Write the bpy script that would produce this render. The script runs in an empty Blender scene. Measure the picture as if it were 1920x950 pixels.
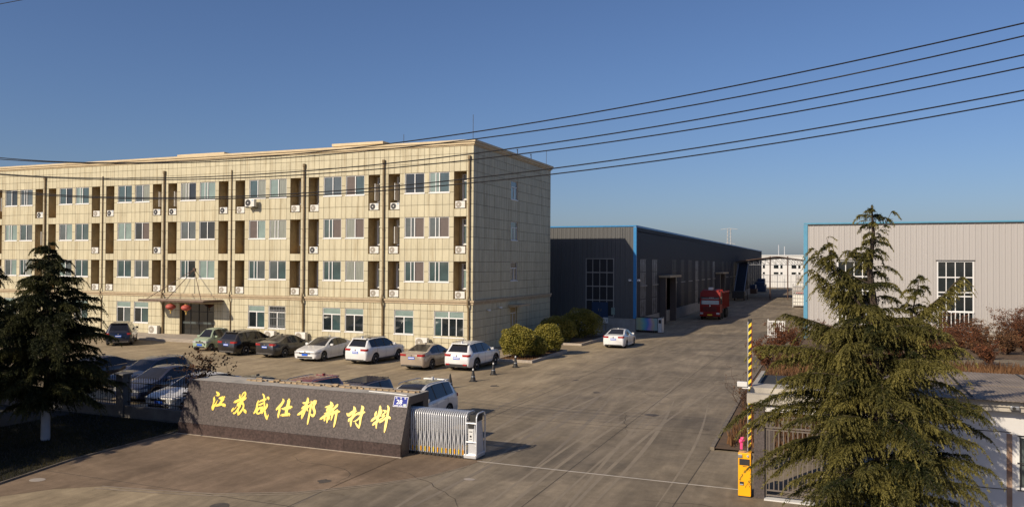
import bpy, bmesh, math, random
import numpy as np
from mathutils import Vector, Matrix
R = math.radians
random.seed(7); rng = np.random.default_rng(11)
scn = bpy.context.scene
C = bpy.data.collections.new('site'); scn.collection.children.link(C)

# ------------------------------------------------------------------ camera, sky, sun, exposure
CAM_H = 6.5; FPX = 1488.0; YAW, PITCH, ROLL = R(22.1), R(.75), R(.335)
fw = Vector((-math.sin(YAW)*math.cos(PITCH), math.cos(YAW)*math.cos(PITCH), math.sin(PITCH)))
r0 = Vector((math.cos(YAW), math.sin(YAW), 0)); u0 = r0.cross(fw)
rt = r0*math.cos(ROLL) + u0*math.sin(ROLL); up = u0*math.cos(ROLL) - r0*math.sin(ROLL)
cam = bpy.data.objects.new('camera', bpy.data.cameras.new('camera')); C.objects.link(cam)
M = Matrix((rt, up, -fw)).transposed().to_4x4(); M.translation = (0, 0, CAM_H); cam.matrix_world = M
cam.data.sensor_width = 36; cam.data.lens = FPX/1920*36; cam.data.clip_end = 20000; cam.data.clip_start = .1
scn.camera = cam
SUN = Vector((.69, 1.5, -1.0)).normalized()                    # the way the light travels
world = bpy.data.worlds.new('World'); scn.world = world; world.use_nodes = True
nt = world.node_tree; bg = nt.nodes['Background']
sky = nt.nodes.new('ShaderNodeTexSky'); sky.sky_type = 'NISHITA'; sky.sun_disc = False
sky.sun_elevation = math.asin(-SUN.z); sky.sun_rotation = math.atan2(-SUN.x, -SUN.y)
sky.altitude = 10; sky.air_density = 1.0; sky.dust_density = 1.2; sky.ozone_density = 8
wb = nt.nodes.new('ShaderNodeMix'); wb.data_type = 'RGBA'; wb.blend_type = 'MULTIPLY'; wb.inputs[0].default_value = 1
wb.inputs[7].default_value = (1.08, .95, .96, 1); nt.links.new(sky.outputs[0], wb.inputs[6])          # the photograph's white balance
nt.links.new(wb.outputs[2], bg.inputs[0]); bg.inputs[1].default_value = .095
sl = bpy.data.lights.new('sun', 'SUN'); sl.energy = 5.0; sl.angle = R(.53); sl.color = (1, .86, .67)
so = bpy.data.objects.new('sun', sl); C.objects.link(so); so.location = (-20, -40, 40)
so.rotation_euler = SUN.to_track_quat('-Z', 'Y').to_euler()
scn.view_settings.view_transform = 'Standard'; scn.view_settings.look = 'None'
scn.view_settings.exposure = 0.0; scn.view_settings.gamma = 1; scn.view_settings.use_curve_mapping = False
scn.render.engine = 'CYCLES'

# a pixel of the photograph gives a direction; the plane it meets gives the place
def ray(px, py): return rt*((px-960)/FPX) + up*(-(py-475)/FPX) + fw
def gz(Y): return 0.0 if Y < 50 else (-.45*(Y-50)/31 if Y < 81 else -.45)
def G(px, py, dz=0.0):
    d = ray(px, py); z = 0.0
    for i in range(30):
        t = (z+dz-CAM_H)/d.z; p = Vector((0, 0, CAM_H)) + d*t; z = gz(p.y)
    return p
def PY(px, py, Y): d = ray(px, py); return Vector((0, 0, CAM_H)) + d*(Y/d.y)
def PX(px, py, X): d = ray(px, py); return Vector((0, 0, CAM_H)) + d*(X/d.x)
def proj(p):
    q = Vector(p) - Vector((0, 0, CAM_H)); z = q.dot(fw)
    return 960+FPX*q.dot(rt)/z, 475-FPX*q.dot(up)/z

# ------------------------------------------------------------------ materials
def hexc(r, g, b): return tuple(((c/255)/12.92 if c/255 <= .04045 else ((c/255+.055)/1.055)**2.4) for c in (r, g, b))
MATS = {}
def mat(name, col, rough=.6, metal=0.0, var=.12, scale=3.0, bump=0.0, bscale=30.0, col2=None, spec=.5, coat=0.0,
        island=0.0, objrand=0.0, dust=None, dust_amt=0.0, emit=0.0, trans=0.0, stretch=(1, 1, 1)):
    m = bpy.data.materials.new(name); m.use_nodes = True; MATS[name] = m
    t = m.node_tree; L = t.links; N = t.nodes; b = N['Principled BSDF']
    b.inputs['Roughness'].default_value = rough; b.inputs['Metallic'].default_value = metal
    b.inputs['Specular IOR Level'].default_value = spec; b.inputs['Coat Weight'].default_value = coat
    b.inputs['Coat Roughness'].default_value = .04
    tc = N.new('ShaderNodeTexCoord'); mp = N.new('ShaderNodeMapping'); mp.inputs['Scale'].default_value = stretch
    L.new(tc.outputs['Object'], mp.inputs[0])
    nz = N.new('ShaderNodeTexNoise'); nz.inputs['Scale'].default_value = scale; nz.inputs['Detail'].default_value = 6
    nz.inputs['Roughness'].default_value = .62; L.new(mp.outputs[0], nz.inputs['Vector'])
    ra = N.new('ShaderNodeValToRGB'); e = ra.color_ramp.elements
    c2 = col2 or tuple(min(1, c*(1+var)) for c in col); c1 = col if col2 else tuple(c*(1-var) for c in col)
    e[0].position = .3; e[1].position = .7; e[0].color = (*c1, 1); e[1].color = (*c2, 1)
    L.new(nz.outputs[0], ra.inputs[0]); out = ra.outputs[0]
    if island or objrand:
        g = N.new('ShaderNodeNewGeometry'); oi = N.new('ShaderNodeObjectInfo')
        a = N.new('ShaderNodeMath'); a.operation = 'ADD'; L.new(g.outputs['Random Per Island'], a.inputs[0]); L.new(oi.outputs['Random'], a.inputs[1])
        fr = N.new('ShaderNodeMath'); fr.operation = 'FRACT'; L.new(a.outputs[0], fr.inputs[0])
        mr = N.new('ShaderNodeMapRange'); amt = island or objrand
        mr.inputs['To Min'].default_value = 1-amt; mr.inputs['To Max'].default_value = 1+amt; L.new(fr.outputs[0], mr.inputs[0])
        mx = N.new('ShaderNodeMix'); mx.data_type = 'RGBA'; mx.blend_type = 'MULTIPLY'; mx.inputs[0].default_value = 1
        L.new(out, mx.inputs[6]); L.new(mr.outputs[0], mx.inputs[7]); out = mx.outputs[2]
    if dust:
        g = N.new('ShaderNodeNewGeometry'); sp = N.new('ShaderNodeSeparateXYZ'); L.new(g.outputs['Normal'], sp.inputs[0])
        n2 = N.new('ShaderNodeTexNoise'); n2.inputs['Scale'].default_value = 2.2; n2.inputs['Detail'].default_value = 5; L.new(tc.outputs['Object'], n2.inputs['Vector'])
        mr = N.new('ShaderNodeMapRange'); mr.inputs['From Min'].default_value = .25; mr.inputs['From Max'].default_value = .95
        mr.inputs['To Max'].default_value = dust_amt; L.new(sp.outputs[2], mr.inputs[0])
        mu = N.new('ShaderNodeMath'); mu.operation = 'MULTIPLY'; L.new(mr.outputs[0], mu.inputs[0])
        m2 = N.new('ShaderNodeMapRange'); m2.inputs['From Min'].default_value = .3; m2.inputs['From Max'].default_value = .6; m2.inputs['To Min'].default_value = .55
        L.new(n2.outputs[0], m2.inputs[0]); L.new(m2.outputs[0], mu.inputs[1])
        mx = N.new('ShaderNodeMix'); mx.data_type = 'RGBA'; L.new(mu.outputs[0], mx.inputs[0]); L.new(out, mx.inputs[6]); mx.inputs[7].default_value = (*dust, 1)
        out = mx.outputs[2]
        rr = N.new('ShaderNodeMapRange'); rr.inputs['To Min'].default_value = rough; rr.inputs['To Max'].default_value = .75
        L.new(mu.outputs[0], rr.inputs[0]); L.new(rr.outputs[0], b.inputs['Roughness'])
        iv = N.new('ShaderNodeMapRange'); iv.inputs['To Min'].default_value = coat; iv.inputs['To Max'].default_value = 0; L.new(mu.outputs[0], iv.inputs[0]); L.new(iv.outputs[0], b.inputs['Coat Weight'])
    L.new(out, b.inputs['Base Color'])
    if emit: L.new(out, b.inputs['Emission Color']); b.inputs['Emission Strength'].default_value = emit
    if bump:
        nb = N.new('ShaderNodeTexNoise'); nb.inputs['Scale'].default_value = bscale; nb.inputs['Detail'].default_value = 5; L.new(mp.outputs[0], nb.inputs['Vector'])
        bn = N.new('ShaderNodeBump'); bn.inputs['Strength'].default_value = bump; bn.inputs['Distance'].default_value = .02
        L.new(nb.outputs[0], bn.inputs['Height']); L.new(bn.outputs[0], b.inputs['Normal'])
    if trans:
        tr = N.new('ShaderNodeBsdfTranslucent'); L.new(out, tr.inputs[0]); ms = N.new('ShaderNodeMixShader'); ms.inputs[0].default_value = trans
        L.new(b.outputs[0], ms.inputs[1]); L.new(tr.outputs[0], ms.inputs[2]); L.new(ms.outputs[0], N['Material Output'].inputs[0])
    return m
def tintmat(name, c1, c2, rough=.7, trans=.2):
    """foliage: colour runs between two leaf colours by a per-leaf attribute"""
    m = bpy.data.materials.new(name); m.use_nodes = True; MATS[name] = m
    t = m.node_tree; L = t.links; N = t.nodes; b = N['Principled BSDF']; b.inputs['Roughness'].default_value = rough; b.inputs['Specular IOR Level'].default_value = .25
    at = N.new('ShaderNodeAttribute'); at.attribute_name = 'tint'
    ra = N.new('ShaderNodeValToRGB'); ra.color_ramp.elements[0].color = (*c1, 1); ra.color_ramp.elements[1].color = (*c2, 1)
    L.new(at.outputs['Fac'], ra.inputs[0]); L.new(ra.outputs[0], b.inputs['Base Color'])
    tr = N.new('ShaderNodeBsdfTranslucent'); L.new(ra.outputs[0], tr.inputs[0]); ms = N.new('ShaderNodeMixShader'); ms.inputs[0].default_value = trans
    L.new(b.outputs[0], ms.inputs[1]); L.new(tr.outputs[0], ms.inputs[2]); L.new(ms.outputs[0], N['Material Output'].inputs[0])
    return m
def concrete(name, c1, c2, c3, seed, tracks=.35, pale=None):
    """worn concrete: large stains, fine grain, tyre sweeps along the way the lorries drive"""
    m = bpy.data.materials.new(name); m.use_nodes = True; MATS[name] = m
    t = m.node_tree; L = t.links; N = t.nodes; b = N['Principled BSDF']; b.inputs['Roughness'].default_value = .85; b.inputs['Specular IOR Level'].default_value = .25
    tc = N.new('ShaderNodeTexCoord')
    def noise(scale, detail, st=(1, 1, 1), rot=0, dist=0.0, w=0):
        mp = N.new('ShaderNodeMapping'); mp.inputs['Scale'].default_value = st; mp.inputs['Rotation'].default_value = (0, 0, rot); mp.inputs['Location'].default_value = (seed+w, seed*2, 0)
        L.new(tc.outputs['Object'], mp.inputs[0]); n = N.new('ShaderNodeTexNoise'); n.inputs['Scale'].default_value = scale; n.inputs['Detail'].default_value = detail
        n.inputs['Distortion'].default_value = dist; n.inputs['Roughness'].default_value = .65; L.new(mp.outputs[0], n.inputs['Vector']); return n.outputs[0]
    def ramp(o, a, bb, ca, cb):
        r = N.new('ShaderNodeValToRGB'); r.color_ramp.elements[0].position = a; r.color_ramp.elements[1].position = bb
        r.color_ramp.elements[0].color = (*ca, 1); r.color_ramp.elements[1].color = (*cb, 1); L.new(o, r.inputs[0]); return r.outputs[0]
    def mix(f, a, bb, mode='MIX'):
        x = N.new('ShaderNodeMix'); x.data_type = 'RGBA'; x.blend_type = mode
        if isinstance(f, float): x.inputs[0].default_value = f
        else: L.new(f, x.inputs[0])
        for i, s in ((6, a), (7, bb)):
            if isinstance(s, tuple): x.inputs[i].default_value = (*s, 1)
            else: L.new(s, x.inputs[i])
        return x.outputs[2]
    base = ramp(noise(.22, 8, dist=.6), .36, .66, c1, c2)
    base = mix(ramp(noise(.09, 5, w=9), .5, .68, (0, 0, 0), (1, 1, 1)), base, c3)
    if pale:                                                     # the car park is paler and dustier than the drive; the edge wanders
        x0, x1, p1, p2 = pale; sp = N.new('ShaderNodeSeparateXYZ'); L.new(tc.outputs['Object'], sp.inputs[0])
        ad = N.new('ShaderNodeMath'); ad.operation = 'MULTIPLY_ADD'; ad.inputs[1].default_value = 7.0; L.new(noise(.16, 5, w=3), ad.inputs[0]); L.new(sp.outputs[0], ad.inputs[2])
        mr = N.new('ShaderNodeMapRange'); mr.interpolation_type = 'SMOOTHSTEP'; mr.inputs['From Min'].default_value = x0+3.5; mr.inputs['From Max'].default_value = x1+3.5; mr.inputs['To Min'].default_value = 1; mr.inputs['To Max'].default_value = 0; L.new(ad.outputs[0], mr.inputs[0])
        base = mix(mr.outputs[0], base, ramp(noise(.3, 8, dist=.5, w=21), .34, .68, p1, p2))
    tr = ramp(noise(.55, 7, (1.5, .17, 1), R(-6), 1.6, 31), .40, .70, (1-tracks*.8,)*3, (1+tracks*.6,)*3)
    base = mix(1.0, base, tr, 'MULTIPLY')
    tr2 = ramp(noise(.45, 7, (1.4, .22, 1), R(38), 1.5, 77), .4, .68, (1-tracks*.5,)*3, (1+tracks*.45,)*3)
    mo = ramp(noise(2.6, 8, w=12), .32, .68, (.86,)*3, (1.13,)*3); base = mix(1.0, base, mo, 'MULTIPLY')
    base = mix(1.0, base, tr2, 'MULTIPLY')
    sp = ramp(noise(1.7, 9, w=55), .60, .70, (1, 1, 1), (.72, .70, .68)); base = mix(1.0, base, sp, 'MULTIPLY')
    fine = ramp(noise(38, 4), .3, .7, (.84,)*3, (1.14,)*3); base = mix(1.0, base, fine, 'MULTIPLY')
    L.new(base, b.inputs['Base Color'])
    bn = N.new('ShaderNodeBump'); bn.inputs['Strength'].default_value = .25; bn.inputs['Distance'].default_value = .01; L.new(noise(60, 5), bn.inputs['Height']); L.new(bn.outputs[0], b.inputs['Normal'])
    return m

# ------------------------------------------------------------------ mesh and object helpers
class MB:
    def __init__(s): s.v = []; s.f = []
    def add(s, v, f):
        o = len(s.v); s.v += [tuple(p) for p in v]; s.f += [tuple(i+o for i in q) for q in f]; return s
    def box(s, x0, x1, y0, y1, z0, z1):
        return s.add([(x0, y0, z0), (x1, y0, z0), (x1, y1, z0), (x0, y1, z0), (x0, y0, z1), (x1, y0, z1), (x1, y1, z1), (x0, y1, z1)],
                     [(3, 2, 1, 0), (4, 5, 6, 7), (0, 1, 5, 4), (1, 2, 6, 5), (2, 3, 7, 6), (3, 0, 4, 7)])
    def bbox(s, x0, x1, y0, y1, z0, z1, b=.02):
        """box with chamfered edges"""
        bm = bmesh.new(); bmesh.ops.create_cube(bm, size=1)
        for v in bm.verts: v.co = ((x0+x1)/2+v.co.x*(x1-x0), (y0+y1)/2+v.co.y*(y1-y0), (z0+z1)/2+v.co.z*(z1-z0))
        bmesh.ops.bevel(bm, geom=bm.edges[:], offset=b, segments=2, affect='EDGES', profile=.6)
        bm.verts.index_update(); s.add([v.co[:] for v in bm.verts], [[v.index for v in f.verts] for f in bm.faces]); bm.free(); return s
    def prism(s, poly, a0, a1, axis='X'):
        """polygon (two coords) extruded along an axis"""
        def P(p, a): return {'X': (a, p[0], p[1]), 'Y': (p[0], a, p[1]), 'Z': (p[0], p[1], a)}[axis]
        n = len(poly); v = [P(p, a0) for p in poly] + [P(p, a1) for p in poly]
        return s.add(v, [tuple(range(n))[::-1], tuple(range(n, 2*n))] + [(i, (i+1) % n, n+(i+1) % n, n+i) for i in range(n)])
    def tube(s, pts, r, n=8, caps=True):
        pts = [Vector(p) for p in pts]; k = len(pts); rs = r if isinstance(r, (list, tuple)) else [r]*k
        v = []; ref = None
        for i, p in enumerate(pts):
            t = (pts[min(i+1, k-1)]-pts[max(i-1, 0)]).normalized()
            if ref is None: ref = t.cross(Vector((0, 0, 1))) if abs(t.z) < .9 else t.cross(Vector((1, 0, 0)))
            a = (ref - t*ref.dot(t)).normalized(); bb = t.cross(a); ref = a
            v += [tuple(p + (a*math.cos(2*math.pi*j/n)+bb*math.sin(2*math.pi*j/n))*rs[i]) for j in range(n)]
        f = [(i*n+j, i*n+(j+1) % n, (i+1)*n+(j+1) % n, (i+1)*n+j) for i in range(k-1) for j in range(n)]
        if caps: f += [tuple(range(n))[::-1], tuple(range((k-1)*n, k*n))]
        return s.add(v, f)
    def lathe(s, prof, c=(0, 0, 0), n=16, axis='Z'):
        v = []; k = len(prof)
        for r, z in prof:
            for j in range(n):
                a = 2*math.pi*j/n; x, y = r*math.cos(a), r*math.sin(a)
                p = {'Z': (x, y, z), 'X': (z, x, y), 'Y': (x, z, y)}[axis]; v.append((c[0]+p[0], c[1]+p[1], c[2]+p[2]))
        f = [(i*n+j, i*n+(j+1) % n, (i+1)*n+(j+1) % n, (i+1)*n+j) for i in range(k-1) for j in range(n)]
        if prof[0][0] > 1e-4: f.append(tuple(range(n))[::-1])
        if prof[-1][0] > 1e-4: f.append(tuple(range((k-1)*n, k*n)))
        return s.add(v, f)
    def quad(s, a, b, c, d): return s.add([a, b, c, d], [(0, 1, 2, 3)])
    def build(s, name, m, parent=None, smooth=None, w=False, recalc=False):
        """w: vertices are world coordinates, moved into the parent's frame"""
        if w and parent is not None:
            o = Vector((0, 0, 0)); q = parent
            while q: o += q.location; q = q.parent
            s.v = [(x-o.x, y-o.y, z-o.z) for x, y, z in s.v]
        me = bpy.data.meshes.new(name); me.from_pydata(s.v, [], s.f)
        if recalc:
            bm = bmesh.new(); bm.from_mesh(me); bmesh.ops.remove_doubles(bm, verts=bm.verts, dist=1e-5); bmesh.ops.recalc_face_normals(bm, faces=bm.faces); bm.to_mesh(me); bm.free()
        if smooth:
            me.polygons.foreach_set('use_smooth', [True]*len(me.polygons)); me.set_sharp_from_angle(angle=R(smooth))
        me.materials.append(MATS[m] if isinstance(m, str) else m); me.update()
        return link(name, me, parent)
def link(name, me, parent=None):
    o = bpy.data.objects.new(name, me); C.objects.link(o)
    if parent is not None: o.parent = parent
    return o
def tag(o, label, cat, group=None, kind=None):
    if label: o['label'] = label
    if cat: o['category'] = cat
    if group: o['group'] = group
    if kind: o['kind'] = kind
    return o
def thing(name, label, cat, loc=(0, 0, 0), rz=0.0, group=None):
    o = bpy.data.objects.new(name, None); C.objects.link(o); o.location = loc; o.rotation_euler = (0, 0, rz); o.empty_display_size = .2
    return tag(o, label, cat, group)
def struct(o): o['kind'] = 'structure'; return o
def copy_tree(o, parent=None):
    c = o.copy(); C.objects.link(c); c.parent = parent
    for ch in [x for x in C.objects if x.parent == o]: copy_tree(ch, c)
    return c
def arrmesh(name, V, F, m, parent=None, tint=None):
    """numpy arrays to a mesh; tint is a per-vertex value"""
    me = bpy.data.meshes.new(name); k = F.shape[1]; me.vertices.add(len(V)); me.vertices.foreach_set('co', V.astype(np.float32).ravel())
    me.loops.add(F.size); me.loops.foreach_set('vertex_index', F.astype(np.int32).ravel())
    me.polygons.add(len(F)); me.polygons.foreach_set('loop_start', np.arange(0, F.size, k, dtype=np.int32)); me.polygons.foreach_set('loop_total', np.full(len(F), k, dtype=np.int32))
    me.update(calc_edges=True)
    if tint is not None:
        a = me.attributes.new('tint', 'FLOAT', 'POINT'); a.data.foreach_set('value', tint.astype(np.float32))
    me.materials.append(MATS[m]); return link(name, me, parent)
ORD = ['first', 'second', 'third', 'fourth', 'fifth', 'sixth', 'seventh', 'eighth', 'ninth', 'tenth', 'eleventh', 'twelfth', 'thirteenth', 'fourteenth']
def rain_streaks(m):
    """faint vertical dirt runs under ledges and sills"""
    t = m.node_tree; N = t.nodes; L = t.links; b = N['Principled BSDF']; src = b.inputs['Base Color'].links[0].from_socket
    g = N.new('ShaderNodeNewGeometry'); mp = N.new('ShaderNodeMapping'); mp.inputs['Scale'].default_value = (1.6, 1.6, .10); L.new(g.outputs['Position'], mp.inputs[0])
    n = N.new('ShaderNodeTexNoise'); n.inputs['Scale'].default_value = 1.5; n.inputs['Detail'].default_value = 7; n.inputs['Roughness'].default_value = .7; L.new(mp.outputs[0], n.inputs['Vector'])
    r = N.new('ShaderNodeValToRGB'); r.color_ramp.elements[0].position = .50; r.color_ramp.elements[1].position = .72; r.color_ramp.elements[0].color = (1, 1, 1, 1); r.color_ramp.elements[1].color = (.66, .60, .52, 1); L.new(n.outputs[0], r.inputs[0])
    x = N.new('ShaderNodeMix'); x.data_type = 'RGBA'; x.blend_type = 'MULTIPLY'; x.inputs[0].default_value = 1; L.new(src, x.inputs[6]); L.new(r.outputs[0], x.inputs[7]); L.new(x.outputs[2], b.inputs['Base Color'])
# ---- palette
tm = mat('tile', (.525, .478, .330), .55, var=.07, scale=1.2, island=.06, spec=.35, bump=.05)
rain_streaks(tm)
mat('tile_joint', (.045, .036, .030), .9)
mat('plaster', (.40, .30, .155), .8, var=.2, scale=2)
mat('cornice', (.56, .45, .28), .65, var=.12, scale=1.5)
mat('soffit_dirty', (.36, .28, .18), .8, var=.3, scale=2.5, col2=(.5, .40, .26))
mat('white_frame', (.74, .74, .72), .4, var=.04)
mat('pane_dark', (.014, .019, .021), .06, var=.4, scale=.7, coat=.6)
mat('pane_teal', (.042, .075, .076), .06, var=.35, scale=.9, coat=1)
mat('pane_grey', (.070, .088, .090), .08, var=.3, scale=.8, coat=1)
mat('pane_matte', (.010, .011, .014), .6, var=.3)
mat('pane_screen', (.10, .075, .065), .5, var=.15)
mat('pane_curtain', (.20, .215, .18), .5, var=.35, scale=6, coat=.6, stretch=(3, 1, .12))
mat('pane_pale', (.19, .26, .235), .3, var=.15, scale=1.5, coat=.8)
mat('pipe', (.22, .16, .085), .6, var=.3, scale=3)
mat('steel', (.42, .43, .44), .38, .85, var=.08)
mat('steel_white', (.62, .63, .64), .35, .35, var=.06)
mat('dark_steel', (.035, .033, .032), .5, .3, var=.3)
mat('rust_steel', (.10, .06, .045), .7, .2, var=.4)
mat('ac_white', (.66, .65, .60), .5, var=.1, scale=4)
mat('ac_dark', (.03, .03, .033), .5)
mat('ac_beige', (.30, .27, .22), .6)
mat('blue_sticker', (.10, .32, .6), .5)
mat('iron', (.012, .012, .014), .5, .3)
mat('rubber', (.016, .015, .015), .8, var=.3, scale=10)
mat('plastic_black', (.022, .021, .020), .6, var=.25, scale=5)
mat('car_glass', (.010, .011, .014), .06, var=.3, coat=.35, spec=.4, dust=(.19, .155, .11), dust_amt=.10)
mat('chrome', (.7, .7, .7), .18, 1)
mat('alloy', (.68, .68, .68), .45, .35)
mat('lamp_clear', (.55, .56, .58), .12, .3, coat=1)
mat('lamp_red', (.34, .014, .018), .15, coat=1)
mat('plate_blue', (.02, .12, .62), .4)
mat('plate_white', (.8, .8, .8), .5)
DUST = (.22, .175, .12)
for n, c, da in (('white', (.74, .74, .73), .12), ('pearl', (.70, .69, .67), .15), ('beige', (.36, .29, .22), .25), ('black', (.006, .006, .008), .28), ('charcoal', (.020, .019, .020), .34),
             ('navy', (.006, .012, .040), .18), ('blueblack', (.006, .009, .020), .25), ('red', (.20, .012, .022), .35), ('sage', (.30, .37, .25), .2), ('truck_red', (.20, .012, .009), .03), ('indigo', (.012, .018, .055), .4)):
    mat('paint_'+n, c, .28 if n != 'truck_red' else .6, .05, var=.03, coat=.8 if n != 'truck_red' else .05, spec=.5 if n != 'truck_red' else .2, dust=DUST, dust_amt=da)
concrete('yard', (.185, .152, .110), (.300, .245, .172), (.140, .118, .090), 3.0, .26, (-18.5, -11.0, (.285, .222, .140), (.430, .340, .215)))
concrete('apron', (.180, .128, .084), (.300, .216, .142), (.138, .100, .068), 17.0, .24)
mat('soil', (.075, .05, .03), .95, var=.4, scale=2, bump=.4, col2=(.14, .085, .045))
mat('far_land', (.10, .085, .06), .95, var=.3, scale=.02)
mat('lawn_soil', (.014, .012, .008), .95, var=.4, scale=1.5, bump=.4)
mat('scuff', (.205, .168, .121), .9, var=.3, scale=1.0, col2=(.262, .215, .153)); mat('oil', (.085, .07, .055), .7, var=.3, scale=4); mat('rubber_mark', (.165, .136, .101), .85, scale=1.0, col2=(.225, .184, .132))
mat('joint', (.055, .045, .036), .95)
mat('rail', (.50, .46, .40), .5, .3)
mat('kerb_dull', (.17, .14, .105), .9, var=.3)
mat('kerb', (.36, .31, .25), .85, var=.2, scale=3, bump=.2)
mat('plinth', (.30, .285, .26), .85, var=.2, scale=1.2, bump=.2)
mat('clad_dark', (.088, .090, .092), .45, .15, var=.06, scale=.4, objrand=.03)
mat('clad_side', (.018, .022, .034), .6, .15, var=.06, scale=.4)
mat('clad_white', (.415, .395, .375), .5, .05, var=.05, scale=.3, objrand=.015)
mat('fence_wall', (.115, .11, .105), .9, var=.25, scale=2)
mat('gate_steel', (.17, .145, .125), .5, .25)
mat('trim_blue', (.016, .20, .46), .45, var=.08)
mat('roof_grey', (.30, .30, .30), .7)
mat('granite', (.022, .017, .016), .55, var=.0, scale=15, col2=(.115, .090, .082), spec=.25, objrand=.04, bump=.05)
mat('granite_plinth', (.020, .012, .010), .5, scale=13, col2=(.085, .054, .047), objrand=.22)
mat('granite_dark', (.05, .042, .04), .4, scale=24, col2=(.115, .095, .09), objrand=.1)
mat('brick', (.33, .245, .15), .9, var=.25, scale=8, bump=.4, objrand=.18)
mat('gold', (.92, .67, .07), .38, .0, var=.06, coat=.3)
mat('sign_blue', (.02, .035, .26), .6, spec=.2)
mat('sign_white', (.8, .8, .8), .5)
mat('orange', (.92, .42, .006), .35, var=.05, coat=.3)
mat('stripe_yellow', (.82, .60, .03), .45); mat('stripe_black', (.015, .015, .015), .5)
mat('white_wall', (.60, .59, .58), .8, var=.08, scale=.8, bump=.1)
mat('fibre_roof', (.20, .165, .135), .9, var=.25, scale=1.5, bump=.3, objrand=.08)
mat('slab', (.38, .35, .30), .85, var=.25, scale=1.5, bump=.2)
mat('tar', (.03, .03, .032), .9)
mat('bark', (.055, .038, .026), .9, var=.3, scale=6, bump=.5); mat('bark_lime', (.34, .35, .38), .85, var=.1)
mat('twig', (.085, .052, .036), .9)
mat('grass_base', (.06, .06, .02), .9)
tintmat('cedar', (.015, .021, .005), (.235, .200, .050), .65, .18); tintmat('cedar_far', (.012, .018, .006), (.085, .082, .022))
tintmat('hedge', (.085, .085, .012), (.40, .33, .065), .5); tintmat('redleaf', (.070, .024, .014), (.22, .085, .032)); tintmat('dryleaf', (.070, .034, .017), (.24, .125, .055))
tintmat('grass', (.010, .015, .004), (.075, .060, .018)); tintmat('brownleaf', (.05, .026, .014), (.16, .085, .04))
mat('lantern', (.42, .085, .06), .6, var=.15); mat('lantern_gold', (.65, .42, .10), .5)
mat('pink', (.75, .06, .22), .5); mat('tarp_blue', (.010, .032, .085), .5, var=.2)
mat('cable', (.009, .009, .011), .6)
mat('far_white', (.62, .62, .60), .7, var=.04); mat('cage', (.50, .50, .49), .5, .2); mat('cage_red', (.4, .03, .03), .5)
mat('door_glass', (.008, .010, .010), .05, coat=1, var=.2)
mat('door_blue', (.008, .032, .085), .5)
mat('canopy_roof', (.30, .24, .18), .6, var=.25, scale=3); mat('asphalt_shed', (.06, .055, .06), .7)
def painted_sheen():  # the sheen is painted into the base colour as rainbow bands
    m = mat('painted_sheen', (.4, .4, .4), .4, .2); t = m.node_tree; N = t.nodes; L = t.links
    tc = N.new('ShaderNodeTexCoord'); sp = N.new('ShaderNodeSeparateXYZ'); L.new(tc.outputs['Generated'], sp.inputs[0])
    nz = N.new('ShaderNodeTexNoise'); nz.inputs['Scale'].default_value = 3; L.new(tc.outputs['Generated'], nz.inputs['Vector'])
    a = N.new('ShaderNodeMath'); a.operation = 'MULTIPLY_ADD'; a.inputs[1].default_value = .25; L.new(nz.outputs[0], a.inputs[0]); L.new(sp.outputs[0], a.inputs[2])
    r = N.new('ShaderNodeValToRGB'); cs = [(.1, (.34, .40, .34)), (.3, (.42, .46, .26)), (.5, (.16, .44, .46)), (.66, (.12, .25, .62)), (.8, (.45, .30, .55)), (.92, (.5, .42, .30)), (1, (.30, .42, .42))]
    e = r.color_ramp.elements; e[0].position, e[0].color = cs[0][0], (*cs[0][1], 1); e[1].position, e[1].color = cs[-1][0], (*cs[-1][1], 1)
    for p, c in cs[1:-1]: q = e.new(p); q.color = (*c, 1)
    L.new(a.outputs[0], r.inputs[0]); L.new(r.outputs[0], N['Principled BSDF'].inputs['Base Color'])
painted_sheen()

# ================================================================== THE GROUND
def sheet(name, pts, z, m, parent=None):
    b = MB(); b.add([(x, y, (z(y) if callable(z) else z)) for x, y in pts], [tuple(range(len(pts)))]); return b.build(name, m, parent)
b = MB(); n = 64; b.add([(math.cos(2*math.pi*i/n)*6000, math.sin(2*math.pi*i/n)*6000, -.75) for i in range(n)], [tuple(range(n))]); struct(b.build('ground', 'far_land'))
b = MB(); ys = [-40, 0, 20, 35, 50, 60, 70, 81, 120, 200, 330]; xs = [-150, -60, -30, -10, 10, 40, 120]
b.v = [(x, y, gz(y)) for y in ys for x in xs]; k = len(xs)
b.f = [(j*k+i, j*k+i+1, (j+1)*k+i+1, (j+1)*k+i) for j in range(len(ys)-1) for i in range(k-1)]
yard = struct(b.build('yard', 'yard'))
# slab joints run away from the gate; a bright gate track crosses the drive
for px, py in ((980, 948), (1262, 948), (908, 787)):
    X = G(px, py).x; mb = MB()
    for y0, y1 in ((6, 26), (26, 50), (50, 81)):
        w = .013; mb.quad((X-w, y0, gz(y0)+.004), (X+w, y0, gz(y0)+.004), (X+w, y1, gz(y1)+.004), (X-w, y1, gz(y1)+.004))
    mb.build('joint', 'joint', yard)
for y0 in (17.5, 31.2, 44.5): MB().box(-24 if y0 < 23 else -16, -3.5, y0-.012, y0+.012, -.02, .0045).build('joint', 'joint', yard)
MB().box(-10.9, -2.3, 23.89, 23.93, -.03, .007).build('gate_track', 'rail', yard)
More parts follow.
